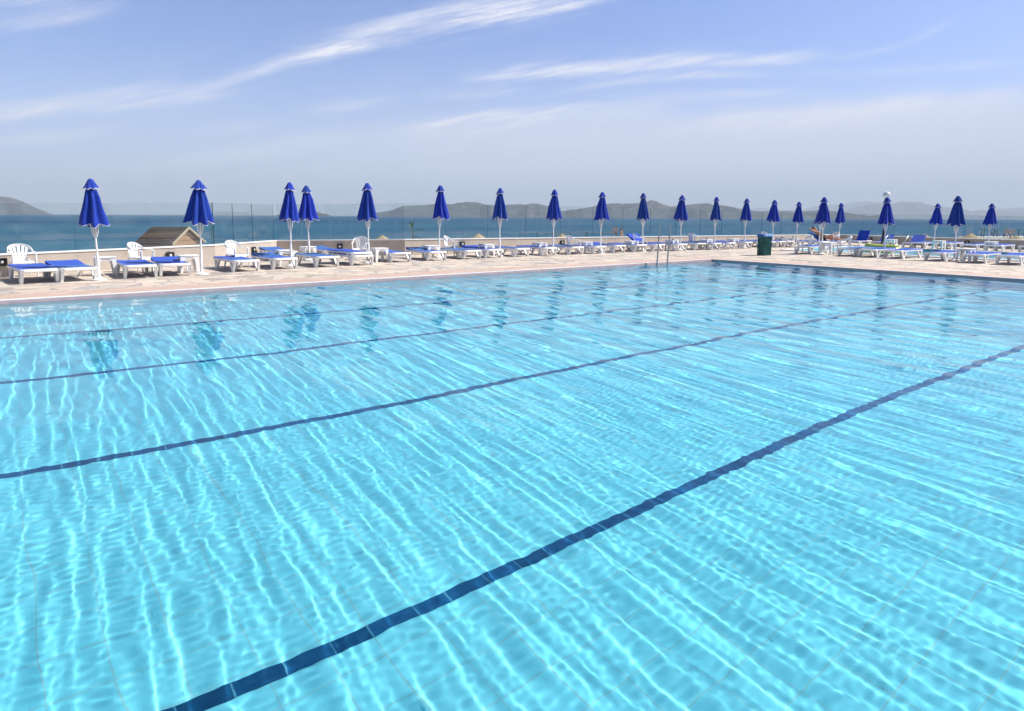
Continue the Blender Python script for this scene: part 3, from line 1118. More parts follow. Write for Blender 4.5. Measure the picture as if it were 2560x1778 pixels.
# the row on the deck between big pool and paddling pool: feet towards the pool
GL2 = 'sun loungers between the pool and the paddling pool'
right = [((1987.7, 634), (2029.4, 635.7)), ((2096.3, 639.4), (2140, 641.2)), ((2146.7, 642.7), (2196, 644.5)), ((2209.3, 646), (2258.7, 647)), ((2311.3, 652.6), (2365, 653.2)),
         ((2406.7, 657), (2463.7, 659)), ((2491, 661.4), (2554.7, 663.5))]
rl = ['pale lounger left of the white table and armchairs, beyond the green bin', 'sun lounger right of the white table, one armchair behind it', 'sun lounger in front of the yellow inflatable boat',
      'sun lounger with pale blue sling right of the black lamp post', 'sun lounger left of the tall near parasol and slotted table', 'sun lounger right of the slotted white table by the near parasol',
      'rightmost sun lounger on the pool deck, cut by the picture edge']
for i, (a, b) in enumerate(right):
    pa, pb = ground(*a), ground(*b)
    LF.put(((pa[0] + pb[0]) / 2 - 0.18, (pa[1] + pb[1]) / 2, 0), -PI / 2 + math.radians(random.uniform(-3, 3)), rl[i], 'sun lounger', GL2)
GL3 = 'sun loungers along the grey wall beyond the paddling pool'
back = [(37.0, 17.25, LU, 'sun lounger with its blue backrest nearly upright, against the grey wall'),
        (36.9, 16.0, LR, 'sun lounger with half-raised back behind the black lamp post'),
        (36.6, 14.35, LR, 'sun lounger with half-raised back behind the paddling pool handrails')]
for X, Y, k, lb in back:
    k.put((X - 0.15, Y, 0), -PI / 2, lb, 'sun lounger', GL3, 0.86)
for pts, lb in ((((2278.4, 621), (2314.6, 623)), 'flat sun lounger by the grey wall, right of the handrails'), (((2342, 621.9), (2377, 624)), 'flat lounger by the grey wall, behind the tall near parasol'),
                (((2403.4, 626.3), (2444, 628.5)), 'flat sun lounger by the grey wall under the black bulkhead lamp'), (((2464.8, 628.4), (2508.7, 631.3)), 'flat lounger by the grey wall under the last parasol'),
                (((2550, 631), (2590, 634)), 'lounger by the grey wall at the right picture edge')):
    pa, pb = ground(*pts[0]), ground(*pts[1])
    LF.put(((pa[0] + pb[0]) / 2 - 0.2, (pa[1] + pb[1]) / 2, 0), -PI / 2 + random.uniform(-.03, .03), lb, 'sun lounger', GL3)
s1 = LF.put((33.4, 16.95, 0), 0.0, 'flat sun lounger left of the sunbather', 'sun lounger', GL3)
SUNB = Vector((34.35, 16.55, 0))
s2 = LR.put(SUNB, 0.0, 'sun lounger with raised back under the sunbather', 'sun lounger', GL3)

# ------------------------------------------------------------------ armchairs
def armchair_proto():
    t = empty('plastic_armchair')
    s = MB()
    n = 8
    vs, fs = [], []
    for k, z0 in ((0, 0.0), (1, -0.03)):
        for i in range(n + 1):
            for j in range(n + 1):
                u, v = i / n * 2 - 1, j / n * 2 - 1
                w = 0.215 + 0.02 * (-v)
                x, y = u * w, v * 0.22 - 0.01
                z = 0.425 + z0 - 0.022 * (1 - u * u) * (1 - 0.4 * v * v) - (0.03 * max(0, -v - 0.7) / 0.3)
                vs.append((x, y, z))
    q = (n + 1) ** 2
    for i in range(n):
        for j in range(n):
            a = i * (n + 1) + j
            fs.append((a, a + n + 1, a + n + 2, a + 1))
            fs.append((q + a, q + a + 1, q + a + n + 2, q + a + n + 1))
    for i in range(n):
        for a, b in ((i * (n + 1), (i + 1) * (n + 1)), (i * (n + 1) + n, (i + 1) * (n + 1) + n), (i, i + 1), (n * (n + 1) + i, n * (n + 1) + i + 1)):
            fs.append((a, b, q + b, q + a))
    s.add(vs, fs)
    s.build('seat', M['plastic'], t, auto=50)
    b = MB()
    rim = []
    for k in range(17):
        a = PI * k / 16
        x = -0.275 * math.cos(a)
        h = math.sin(a) ** 0.75
        rim.append((x, 0.10 + 0.19 * math.sin(a) ** 0.6, 0.66 + 0.17 * h))
    b.bar(rim, 0.018, 0.075, up=(0, -0.25, 1))
    for k in range(5):
        u = (k - 2) / 2
        top = rim[8 + int(round(u * 4))]
        b.bar([(u * 0.12, 0.205, 0.42), (u * 0.15, 0.235, 0.55), (top[0] * 0.98, top[1] - 0.005, top[2] - 0.02)], 0.060, 0.014, up=(0, 1, 0.2), scale=[0.85, 1.0, 1.15])
    b.build('backrest', M['plastic'], t, auto=45)
    for sx in (-1, 1):
        a = MB()
        a.bar([(sx * 0.275, 0.12, 0.665), (sx * 0.285, 0.02, 0.645), (sx * 0.28, -0.12, 0.638), (sx * 0.27, -0.20, 0.625), (sx * 0.262, -0.225, 0.60)], 0.055, 0.022)
        a.build('armrest', M['plastic'], t, auto=45)
        l = MB()
        l.bar([(sx * 0.262, -0.222, 0.615), (sx * 0.255, -0.215, 0.42), (sx * 0.272, -0.25, 0.0)], 0.062, 0.034, up=(sx, 0.3, 0), scale=[1.0, 1.05, 0.7])
        l.build('leg', M['plastic'], t, auto=45)
        l = MB()
        l.bar([(sx * 0.205, 0.20, 0.425), (sx * 0.24, 0.29, 0.0)], 0.062, 0.034, up=(sx, -0.3, 0), scale=[1.05, 0.7])
        l.build('leg', M['plastic'], t, auto=45)
    return t


CK = Kind(armchair_proto())
GC = 'white plastic armchairs around the pool'


def face(dx, dy):
    return math.atan2(dx, -dy)


for pt, fd, lb, lift in (
        ((59, 691), (0.22, -1), 'leftmost white plastic armchair, facing the pool', None),
        ((354, 679), (0.75, -0.75), 'white armchair casting a shadow on the wall before the wooden hut', None),
        ((593, 669), (0.45, -0.9), 'white armchair left of the round-topped shadow on the wall', None),
        ((901, 649), (-0.5, -0.8), 'white armchair turned to the left in the shaded wall recess', None),
        ((1128, 641), (0.6, -0.8), 'white armchair right of the sixth parasol, slatted shadow behind it', None),
        ((1433, 635), (1, -0.35), 'white armchair seen from the side between the eighth and ninth parasols', None),
        ((1596, 626.5), (0.75, -0.65), 'white armchair just left of the lounger with raised back', None),
        ((1735, 622), (1, -0.3), 'white armchair in side view between the ladder posts and green bin', None),
        ((1916, 614), (0.9, -0.5), 'white armchair mostly hidden behind the green bin', None),
        ((2012, 633), (-0.75, 0.6), 'white armchair left of the white table, before the sunbather', None),
        ((2109, 635), (-0.6, 0.8), 'white armchair with round back right of the white table', None),
        ((2081, 617.5), (-0.9, 0.3), 'white armchair at the sunbather\'s side, its back to the grey wall', None)):
    g = ground(*pt)
    CK.put((g[0], g[1], 0), face(*fd), lb, 'armchair', GC, 0.90)

# ------------------------------------------------------------------ side tables
def table_proto():
    t = empty('side_table')
    a = MB()
    a.box((0, 0, 0.448), (0.46, 0.46, 0.024), bev=0.010)
    a.build('tabletop', M['plastic'], t, auto=40)
    ap = MB()
    for k in range(4):
        r = Matrix.Rotation(k * PI / 2, 3, 'Z')
        for z, hgt in ((0.422, 0.028), (0.374, 0.022)):
            ap.box(tuple(r @ Vector((0, -0.210, z))), (0.34, 0.016, hgt), r)
        for sx in (-1, 1):
            ap.box(tuple(r @ Vector((sx * 0.135, -0.210, 0.398))), (0.07, 0.015, 0.024), r)
    ap.build('apron', M['plastic'], t)
    for sx in (-1, 1):
        for sy in (-1, 1):
            l = MB()
            vs = []
            for z, w in ((0.436, 0.105), (0.34, 0.095), (0.0, 0.052)):
                o = 0.216 + (0.436 - z) * 0.03
                vs += [(sx * o, sy * o, z), (sx * (o - w), sy * o, z), (sx * (o - w), sy * (o - 0.018), z), (sx * (o - 0.018), sy * (o - 0.018), z), (sx * (o - 0.018), sy * (o - w), z), (sx * o, sy * (o - w), z)]
            fs = []
            for i in range(2):
                for j in range(6):
                    fs.append((i * 6 + j, i * 6 + (j + 1) % 6, i * 6 + 6 + (j + 1) % 6, i * 6 + 6 + j))
            fs.append(tuple(12 + j for j in range(6)))
            fs.append(tuple(range(6)))
            l.add(vs, fs)
            l.build('leg', M['plastic'], t)
    return t


TK = Kind(table_proto())
GT_ = 'white plastic side tables beside the loungers'
tabs = [((265, 688), 0, 'white side table behind the first parasol pole'), ((472, 681.5), 0, 'white side table left of the second parasol pole'), ((713, 663), 0, 'white side table behind the third parasol pole'),
        ((770.6, 650.5), 0, 'white side table behind the second of the paired parasols'), ((949, 655), 0, 'white side table with slotted apron beneath the fifth parasol'),
        ((1077, 646), 0, 'white side table left of the sixth parasol pole'), ((1216, 641), 0, 'white side table left of the seventh parasol pole'), ((1349, 636.5), 0, 'white side table left of the eighth parasol pole'),
        ((1463, 632.5), 0, 'white side table behind the side-on armchair, left of the ninth parasol'), ((1578, 628.5), 0, 'white side table left of the tenth parasol pole'),
        ((1679.5, 625), 0, 'white side table with ashtray between the ladder posts and eleventh parasol'), ((1764, 623), 0, 'white side table left of the twelfth parasol pole'),
        ((1831, 620), 0, 'white side table left of the thirteenth parasol pole'), ((1952, 617), 0, 'white side table with ashtray right of the green bin'), ((1980, 616.5), 0, 'white side table with ashtray left of the fifteenth parasol'),
        ((2066, 637), 0.2, 'white table between two armchairs under the sixteenth parasol'), ((2413, 654), 0, 'slotted white table right of the tall near parasol pole'),
        ((2346, 626), 0, 'white side table by the grey wall beside the twentieth parasol'), ((2476, 629), 0, 'white side table by the grey wall under the last parasol'), ((2226, 622), 0, 'white side table by the grey wall left of the handrails')]
tpos = {}
for i, (pt, rz, lb) in enumerate(tabs):
    g = ground(*pt)
    tpos[i] = g
    TK.put((g[0], g[1], 0), rz + random.uniform(-.06, .06), lb, 'side table', GT_, 1.0 if i != 15 else 1.12)
am = MB()
am.lathe([(0.01, 0.0), (0.055, 0.0), (0.06, 0.045), (0.052, 0.045), (0.045, 0.012), (0.01, 0.012)], 16)
AK = Kind(am.build('ashtray', M['dark'], auto=40))
for i, lb in ((10, 'black ashtray on the table right of the ladder posts'), (13, 'black ashtray on the table right of the green bin'), (14, 'black ashtray on the table left of the fifteenth parasol'),
              (11, 'black ashtray on the table left of the twelfth parasol')):
    g = tpos[i]
    AK.put((g[0] + 0.03, g[1] - 0.02, 0.461), 0, lb, 'ashtray', 'ashtrays on the side tables')

# ------------------------------------------------------------------ parasols
def cloth_ring(z, r, amp, nf, ph, n=48, sharp=1.0, droop=0.0):
    out = []
    for i in range(n):
        a = 2 * PI * i / n
        w = math.cos(nf * a + ph)
        w = math.copysign(abs(w) ** sharp, w)
        rr = r * (1 + amp * w + 0.30 * amp * math.sin(3 * a + ph * 2.1) + 0.22 * amp * math.sin(2 * a - ph))
        out.append((rr * math.cos(a), rr * math.sin(a), z + droop * w))
    return out


def loft(mb, rings):
    n = len(rings[0])
    vs = [p for r in rings for p in r]
    fs = [(k * n + i, k * n + (i + 1) % n, (k + 1) * n + (i + 1) % n, (k + 1) * n + i) for k in range(len(rings) - 1) for i in range(n)]
    mb.add(vs, fs)


def parasol_proto(seed, wide):
    """closed parasol 2.38 m high"""
    r = random.Random(seed)
    t = empty('closed_parasol')
    m = MB()
    m.lathe([(0.15, 0.0), (0.15, 0.025), (0.05, 0.07), (0.034, 0.12), (0.032, 0.62), (0.026, 0.64), (0.001, 0.64)], 16)
    m.build('foot_tube', M['pole'], t, auto=40)
    m = MB()
    m.tube([(0, 0, 0.6), (0, 0, 2.34)], 0.021, 10)
    m.build('pole', M['pole'], t, auto=40)
    ph = r.uniform(0, 6)
    nf = 7 + r.randint(0, 1)
    lean = (r.uniform(-.03, .03), r.uniform(-.03, .03))
    prof = [(2.27, 0.05, 0.05), (2.20, 0.09, 0.12), (2.12, 0.13, 0.22), (1.95, 0.175, 0.30), (1.75, 0.225, 0.30), (1.55, 0.28, 0.28), (1.40, 0.325, 0.26), (1.32, 0.345, 0.26)]
    rings = []
    for k, (z, rr, am) in enumerate(prof):
        q = cloth_ring(z, rr * wide, am, nf, ph + 0.25 * k / len(prof), sharp=0.8, droop=-0.04 * (k / 7) ** 3)
        s = (2.3 - z)
        rings.append([(p[0] + lean[0] * s, p[1] + lean[1] * s + 0.012 * math.sin(5 * p[0] + z * 9 + seed), p[2] + (k / 7) ** 2 * 0.03 * math.sin(2.3 * math.atan2(p[1], p[0]) + seed)) for p in q])
    m = MB()
    loft(m, rings)
    # cloth turned in at the hem
    loft(m, [rings[-1], [(p[0] * 0.86, p[1] * 0.86, p[2] + 0.05) for p in rings[-1]]])
    c = m.build('canopy', M['canopy'], t, smooth=True)
    m = MB()
    loft(m, [[(p[0] * 1.012, p[1] * 1.012, p[2] + 0.002) for p in rings[-1]], [(p[0] * 1.016, p[1] * 1.016, p[2] - 0.010) for p in rings[-1]]])
    m.build('hem_trim', M['trim'], c, smooth=True)
    nf2 = 8
    ph2 = r.uniform(0, 6)
    cap = [(2.39, 0.012, 0.0), (2.375, 0.045, 0.03), (2.32, 0.075, 0.08), (2.25, 0.145 * wide, 0.12), (2.18, 0.205 * wide, 0.15)]
    rings = [cloth_ring(z, rr, am, nf2, ph2, droop=(-0.014 if k == 4 else 0), sharp=0.9) for k, (z, rr, am) in enumerate(cap)]
    tx, ty = r.uniform(-.16, .16), r.uniform(-.1, .1)
    rings = [[(p[0], p[1], p[2] + tx * p[0] + ty * p[1]) for p in q] for q in rings]
    m = MB()
    loft(m, rings)
    v = m.build('vent_cap', M['canopy'], t, smooth=True)
    m = MB()
    loft(m, [[(p[0] * 1.01, p[1] * 1.01, p[2] + 0.004) for p in rings[-1]], [(p[0] * 1.03, p[1] * 1.03, p[2] - 0.008) for p in rings[-1]]])
    m.build('vent_trim', M['trim'], v, smooth=True)
    m = MB()
    for k in range(8):
        a = 2 * PI * k / 8 + 0.2
        ca, sa = math.cos(a), math.sin(a)
        m.bar([(0.03 * ca, 0.03 * sa, 1.06), (0.062 * ca, 0.062 * sa, 1.12), (0.09 * ca, 0.09 * sa, 1.36)], 0.018, 0.014)
    m.lathe([(0.024, 1.03), (0.042, 1.035), (0.044, 1.09), (0.024, 1.10)], 12)
    m.build('strut_runner', M['pole'], t, auto=40)
    return t


PK = [Kind(parasol_proto(3, 0.74)), Kind(parasol_proto(8, 0.90)), Kind(parasol_proto(13, 0.66)), Kind(parasol_proto(21, 0.70)), Kind(parasol_proto(34, 0.76)), Kind(parasol_proto(55, 0.69)), Kind(parasol_proto(89, 0.72))]
GP = 'closed blue parasols around the pool'
par = [((249, 701), 448, 0, 'first closed parasol from the left, blue with white trimmed hem'), ((504.6, 686.6), 451, 1, 'second closed parasol from the left, widest hem, right of the hut'),
       ((728, 666), 456, 0, 'left and nearer of the two paired closed parasols'), ((774, 652), 464, 0, 'right and farther of the two paired closed parasols'),
       ((922, 659), 458, 0, 'closed parasol next right of the pair, before the white armchair'), ((1097.6, 645), 463.5, 3, 'closed parasol right of the beach plant, sixth from the left'),
       ((1249, 641), 470, 0, 'closed parasol in front of the island hills, seventh from the left'), ((1382, 637), 474, 3, 'closed parasol by the pier railing, eighth from the left'),
       ((1500, 634), 480, 3, 'closed parasol left of the notice board, ninth from the left'), ((1606, 629), 483, 2, 'closed parasol just left of the raised lounger back'),
       ((1700, 625.5), 488, 0, 'closed parasol right of the pool ladder posts'), ((1785, 622), 492.5, 2, 'second closed parasol right of the pool ladder posts'),
       ((1860, 619.5), 496, 0, 'closed parasol second to the left of the green bin'), ((1930, 618), 500, 0, 'closed parasol just right of the green bin'),
       ((1989.5, 617), 504.6, 3, 'slender far parasol between the bin and the sunbather'), ((2053.5, 636), 493, 3, 'near closed parasol standing at the white table and armchairs'),
       ((2047, 619), 509, 2, 'closed parasol almost hidden behind the one at the white table'), ((2096, 616.5), 508, 2, 'small far closed parasol between sunbather and grey wall corner'),
       ((2209, 641), 493.5, 0, 'closed parasol in front of the white globe lamp'), ((2333, 623), 509, 0, 'small far parasol left of the tall near parasol at right'),
       ((2386, 652), 490, 0, 'tall near closed parasol at the right beside the slotted table'), ((2469, 625), 509, 0, 'rightmost closed parasol, by the grey wall')]
jit = random.Random(5)
for i, (bp, ty, kk, lb) in enumerate(par):
    g = ground(*bp)
    d = sight(bp[0], ty)
    h = EYE + d[2] / math.hypot(d[0], d[1]) * math.hypot(g[0], g[1])
    sc = h / 2.385
    kk = {0: (0, 4, 6), 3: (3, 5, 6), 2: (2, 5, 2), 1: (1, 1, 1)}[kk][i % 3]
    o = PK[kk].put((g[0], g[1], 0), jit.uniform(0, 6.28), lb, 'parasol', GP, (0.5 + 0.5 * sc, 0.5 + 0.5 * sc, sc))
    o.rotation_euler = (jit.uniform(-.022, .022), jit.uniform(-.022, .022), o.rotation_euler[2])

# ------------------------------------------------------------------ litter bin
t = empty('litter_bin', (24.12, 14.76, 0), math.radians(-6))
w, d_, hb = 0.46, 0.32, 0.78
m = MB()
for sx in (-1, 1):
    for sy in (-1, 1):
        m.box((sx * (w / 2 - 0.03), sy * (d_ / 2 - 0.03), 0.40), (0.05, 0.05, 0.80))
m.box((0, 0, 0.04), (w - 0.06, d_ - 0.06, 0.03))
m.build('bin_frame', M['green'], t)
m = MB()
n = 7
for k in range(n):      # long faces
    x = -w / 2 + (k + 0.5) * w / n
    for s in (-1, 1):
        m.box((x, s * d_ / 2, hb / 2 - 0.02), (w / n - 0.034, 0.030, hb - 0.06), bev=0.004)
n = 9
for k in range(n):
    y = -d_ / 2 + 0.014 + (k + 0.5) * (d_ - 0.028) / n
    for s in (-1, 1):
        m.box((s * w / 2, y, hb / 2 - 0.02), (0.022, (d_ - 0.028) / n - 0.008, hb - 0.06), bev=0.004)
m.build('slats', M['green'], t)
m = MB()
m.box((0, 0, 0.36), (w - 0.07, d_ - 0.07, 0.60))  # dark box added so the gaps between slats look shaded
m.build('gap_shade_core', M['dark'], t)
m = MB()
rings = []
rr = random.Random(4)
for z, e in ((0.56, 0.0), (0.66, 0.014), (0.745, 0.022), (0.80, 0.024), (0.835, 0.012), (0.83, -0.02), (0.74, -0.04)):
    ring = []
    for k in range(40):
        a = 2 * PI * k / 40
        cx, cy = math.copysign(abs(math.cos(a)) ** 0.28, math.cos(a)), math.copysign(abs(math.sin(a)) ** 0.28, math.sin(a))
        b_ = e + rr.uniform(-0.006, 0.010)
        ring.append((cx * (w / 2 + 0.014 + b_), cy * (d_ / 2 + 0.014 + b_), z + rr.uniform(-0.02, 0.02) + (0.05 * math.sin(3 * a) if z < 0.7 else 0)))
    rings.append(ring)
loft(m, rings[2:])
m.build('bin_liner', M['bag'], t, smooth=True)
m = MB()
loft(m, [[(p[0] * 1.01, p[1] * 1.02, p[2] + 0.03) for p in q if True] for q in rings[2:5]])
m.v = [(x_ if y_ < 0 else x_ * 0.9, y_, z_) for x_, y_, z_ in m.v]
m.f = [f for f in m.f if all(m.v[i][1] < -d_ / 2 * 0.55 for i in f)]
m.mi = [0] * len(m.f)
m.build('liner_fold', M['bagpale'], t, smooth=True)
tag(t, 'green slatted litter bin lined with a blue bag, on the deck by the pool corner', 'litter bin')

# ------------------------------------------------------------------ pool ladder
t = empty('pool_ladder', (17.0, 14.2, 0))
for x0, x1 in ((-0.05, 0.03), (0.46, 0.57)):
    m = MB()
    m.tube([(x0 - 0.02, 0.02, -1.1), (x0, 0, -0.2), (x0 + (x1 - x0) * 0.5, 0.0, 0.55), (x1, 0.0, 1.20), (x1 + 0.003, 0.012, 1.245)], 0.024, 10)
    m.build('rail', M['steel'], t, auto=50)
for z in (-0.35, -0.65, -0.95):
    m = MB()
    m.box((0.22, 0.02, z), (0.50, 0.08, 0.03), bev=0.006)
    m.build('tread', M['steel'], t)
tag(t, 'steel pool ladder with two tall straight posts at the far pool edge', 'ladder')

# paddling pool handrails
def rail_proto():
    m = MB()
    m.tube([(-0.15, 0, -0.12), (0.38, 0, 0.42), (0.62, 0, 0.60), (0.76, 0, 0.63), (0.88, 0, 0.58), (0.94, 0, 0.46), (0.95, 0, 0.0)], 0.024, 10)
    return m.build('handrail', M['steel'], auto=50)


HK = Kind(rail_proto())
GH = 'handrails of the paddling pool'
HK.put((35.35, 15.15, 0.0), 0.0, 'left steel handrail arch at the paddling pool', 'handrail', GH)
HK.put((35.3, 14.15, 0.0), 0.0, 'right steel handrail arch at the paddling pool', 'handrail', GH)

# inflatable boat in the paddling pool
t = empty('inflatable_boat', (31.2, 13.35, -0.03), math.radians(-72))
for z, r_, sc, mt, nm in ((0.10, 0.13, 1.0, 'yellow', 'hull_tube'), (0.26, 0.10, 0.93, 'lime', 'upper_tube')):
    m = MB()
    m.tube([(0.62 * sc * math.copysign(abs(math.cos(a)) ** 0.75, math.cos(a)), 0.33 * sc * math.copysign(abs(math.sin(a)) ** 0.75, math.sin(a)), z + 0.05 * math.cos(a) ** 2) for a in [2 * PI * k / 28 for k in range(28)]], r_, 12, closed=True)
    m.build(nm, M[mt], t, smooth=True)
m = MB()
m.tube([(0.50, -0.22, 0.36), (0.58, -0.08, 0.385), (0.58, 0.08, 0.385), (0.50, 0.22, 0.36)], 0.05, 10)
m.build('bow_cushion', M['palepink'], t, smooth=True)
m = MB()
m.lathe([(0.001, 0.0), (0.26, 0.0), (0.26, 0.02), (0.001, 0.02)], 20, (0, 0, 0.03))
m.build('floor_sheet', M['yellow'], t)
tag(t, 'small yellow and lime inflatable boat in the paddling pool', 'inflatable boat')

# globe lamp post
g = ground(2207, 617.5)
t = empty('lamp_post', (g[0], g[1], 0))
m = MB()
m.lathe([(0.13, 0.0), (0.13, 0.05), (0.11, 0.10), (0.095, 0.45), (0.06, 1.0), (0.045, 1.6), (0.036, 2.44), (0.001, 2.44)], 18)
m.build('post_column', M['post'], t, auto=40)
m = MB()
m.lathe([(0.04, 2.42), (0.08, 2.46), (0.09, 2.53), (0.001, 2.54)], 18)
m.build('globe_collar', M['post'], t, auto=40)
m = MB()
m.lathe([(0.001, 2.525)] + [(0.18 * math.sin(a), 2.70 - 0.18 * math.cos(a)) for a in [PI * k / 16 for k in range(2, 16)]] + [(0.001, 2.88)], 24)
m.build('globe', M['bulb'], t, smooth=True)
tag(t, 'black lamp post with white globe, behind the parasol by the pale lounger', 'lamp post')

# ------------------------------------------------------------------ people
def skin_body(name, nodes, edges, root, mat, parent=None, sub=2):
    keys = list(nodes)
    me = bpy.data.meshes.new(name)
    me.from_pydata([nodes[k][0] for k in keys], [(keys.index(a), keys.index(b)) for a, b in edges], [])
    ob = bpy.data.objects.new(name, me)
    COL.objects.link(ob)
    ob.modifiers.new('skin', 'SKIN')
    lay = me.skin_vertices[0].data
    for i, k in enumerate(keys):
        r = nodes[k][1]
        lay[i].radius = r if isinstance(r, tuple) else (r, r)
        lay[i].use_root = (k == root)
    s = ob.modifiers.new('sub', 'SUBSURF')
    s.levels = s.render_levels = sub
    dg = bpy.context.evaluated_depsgraph_get()
    nm = bpy.data.meshes.new_from_object(ob.evaluated_get(dg))
    nm.name = name
    bpy.data.objects.remove(ob)
    nm.materials.clear()
    nm.materials.append(mat)
    nm.polygons.foreach_set('use_smooth', [True] * len(nm.polygons))
    o = bpy.data.objects.new(name, nm)
    COL.objects.link(o)
    if parent is not None:
        o.parent = parent
    return o


def add_hand(nodes, edges, wrist, d, side, up, tag_):
    """palm with four bent fingers and a thumb leaving its side"""
    w = Vector(nodes[wrist][0])
    d, side, up = Vector(d).normalized(), Vector(side).normalized(), Vector(up).normalized()
    p = w + d * 0.055
    nodes[tag_ + 'palm'] = (tuple(p), (0.030, 0.018))
    edges.append((wrist, tag_ + 'palm'))
    for k, (o, l) in enumerate(((-0.030, 0.058), (-0.010, 0.072), (0.010, 0.068), (0.030, 0.050))):
        a = p + d * 0.042 + side * o
        b = a + d * l * 0.55 - up * 0.008
        c = b + d * l * 0.4 - up * 0.028
        for nm, q, r in (('a', a, 0.0095), ('b', b, 0.0085), ('c', c, 0.007)):
            nodes[f'{tag_}f{k}{nm}'] = (tuple(q), r)
        edges += [(tag_ + 'palm', f'{tag_}f{k}a'), (f'{tag_}f{k}a', f'{tag_}f{k}b'), (f'{tag_}f{k}b', f'{tag_}f{k}c')]
    a = p - d * 0.02 - side * 0.035
    b = a + d * 0.035 - side * 0.022
    nodes[tag_ + 't0'], nodes[tag_ + 't1'] = (tuple(a), 0.011), (tuple(b), 0.009)
    edges += [(tag_ + 'palm', tag_ + 't0'), (tag_ + 't0', tag_ + 't1')]


# the sunbather lies on SUNB's lounger: head at +Y on the raised back, one elbow out behind the head
t = empty('person', (SUNB.x, SUNB.y, 0))
ca, sa = math.cos(math.radians(36)), math.sin(math.radians(36))


def bk(s, off=0.0):     # point on the raised backrest, s metres up from its hinge
    return (1.10 + s * ca - off * sa, 0.33 + s * sa + off * ca)


def B3(x, s, off):
    y, z = bk(s, off)
    return (x, y, z)


nd = {'pelvis': ((0, 1.04, 0.425), (0.155, 0.10)), 'waist': (B3(0, 0.18, 0.115), (0.13, 0.095)), 'chest': (B3(0, 0.40, 0.135), (0.165, 0.115)), 'neck': (B3(0, 0.60, 0.125), 0.058),
      'skull': (B3(0, 0.70, 0.165), (0.072, 0.085)), 'crown': (B3(0, 0.80, 0.185), (0.075, 0.088)), 'chin': (B3(0, 0.665, 0.225), 0.038), 'nose': (B3(0, 0.735, 0.272), 0.012),
      'hipL': ((-0.10, 0.98, 0.42), 0.092), 'kneeL': ((-0.13, 0.58, 0.60), 0.06), 'ankL': ((-0.12, 0.34, 0.375), 0.04), 'toeL': ((-0.13, 0.19, 0.345), (0.04, 0.025)),
      'hipR': ((0.10, 0.98, 0.42), 0.092), 'kneeR': ((0.14, 0.56, 0.44), 0.06), 'ankR': ((0.15, 0.16, 0.375), 0.04), 'toeR': ((0.17, 0.08, 0.46), (0.04, 0.025)),
      'shL': (B3(-0.19, 0.52, 0.13), 0.062), 'elL': (B3(-0.34, 0.80, 0.17), 0.045), 'wrL': (B3(-0.12, 0.90, 0.12), 0.032),
      'shR': (B3(0.19, 0.50, 0.14), 0.062), 'elR': (B3(0.28, 0.24, 0.12), 0.045), 'wrR': (B3(0.12, 0.10, 0.24), 0.032)}
ed = [('pelvis', 'waist'), ('waist', 'chest'), ('chest', 'neck'), ('neck', 'skull'), ('skull', 'crown'), ('skull', 'chin'), ('chin', 'nose'), ('pelvis', 'hipL'), ('hipL', 'kneeL'), ('kneeL', 'ankL'), ('ankL', 'toeL'),
      ('pelvis', 'hipR'), ('hipR', 'kneeR'), ('kneeR', 'ankR'), ('ankR', 'toeR'), ('chest', 'shL'), ('shL', 'elL'), ('elL', 'wrL'), ('chest', 'shR'), ('shR', 'elR'), ('elR', 'wrR')]
add_hand(nd, ed, 'wrL', (1, 0.1, -0.2), (0, 0.7, 0.7), (0, 0.6, -0.6), 'l')
add_hand(nd, ed, 'wrR', (-1, -0.2, 0.1), (0, 0.8, 0.5), (0, -0.5, 0.8), 'r')
skin_body('body', nd, ed, 'pelvis', M['skin'], t)
m = MB()
hc = Vector(B3(0, 0.80, 0.165))
m.lathe([(0.001, -0.07), (0.07, -0.06), (0.098, -0.01), (0.10, 0.04), (0.075, 0.085), (0.03, 0.105), (0.001, 0.108)], 18)
R = Matrix.Rotation(math.radians(36 - 90 - 25), 3, 'X')
m.v = [tuple(R @ Vector(p) + hc) for p in m.v]
m.build('hair', M['hair'], t, smooth=True)
m = MB()
loft(m, [[(0.205 * math.cos(a), y, 0.42 + 0.115 * math.sin(a)) for a in [2 * PI * k / 24 for k in range(24)]] for y in (0.90, 0.98, 1.07, 1.15)])
m.build('swim_trunks', M['trunks'], t, smooth=True)
tag(t, 'tanned sunbather lying on a raised lounger, elbow out behind the head', 'person')

# person standing on the pier
pd = 62.0
pp = at(1554.5, 571, pd)
t = empty('person', (pp[0], pp[1], -1.28), 0.6)
nd = {'pelvis': ((0, 0, 0.92), (0.15, 0.10)), 'waist': ((0, 0, 1.10), (0.125, 0.09)), 'chest': ((0, 0, 1.32), (0.16, 0.11)), 'neck': ((0, 0, 1.50), 0.055), 'skull': ((0, -0.015, 1.60), (0.07, 0.085)),
      'crown': ((0, 0, 1.70), (0.072, 0.088)), 'chin': ((0, -0.07, 1.56), 0.035), 'nose': ((0, -0.11, 1.63), 0.012),
      'hipL': ((-0.10, 0, 0.88), 0.09), 'kneeL': ((-0.11, -0.02, 0.48), 0.058), 'ankL': ((-0.12, 0.02, 0.08), 0.04), 'toeL': ((-0.13, -0.12, 0.03), (0.04, 0.025)),
      'hipR': ((0.10, 0, 0.88), 0.09), 'kneeR': ((0.12, -0.01, 0.48), 0.058), 'ankR': ((0.14, 0.02, 0.08), 0.04), 'toeR': ((0.16, -0.12, 0.03), (0.04, 0.025)),
      'shL': ((-0.19, 0, 1.40), 0.06), 'elL': ((-0.26, 0.02, 1.12), 0.043), 'wrL': ((-0.24, -0.08, 0.88), 0.031), 'shR': ((0.19, 0, 1.40), 0.06), 'elR': ((0.25, 0.03, 1.12), 0.043), 'wrR': ((0.23, -0.09, 0.89), 0.031)}
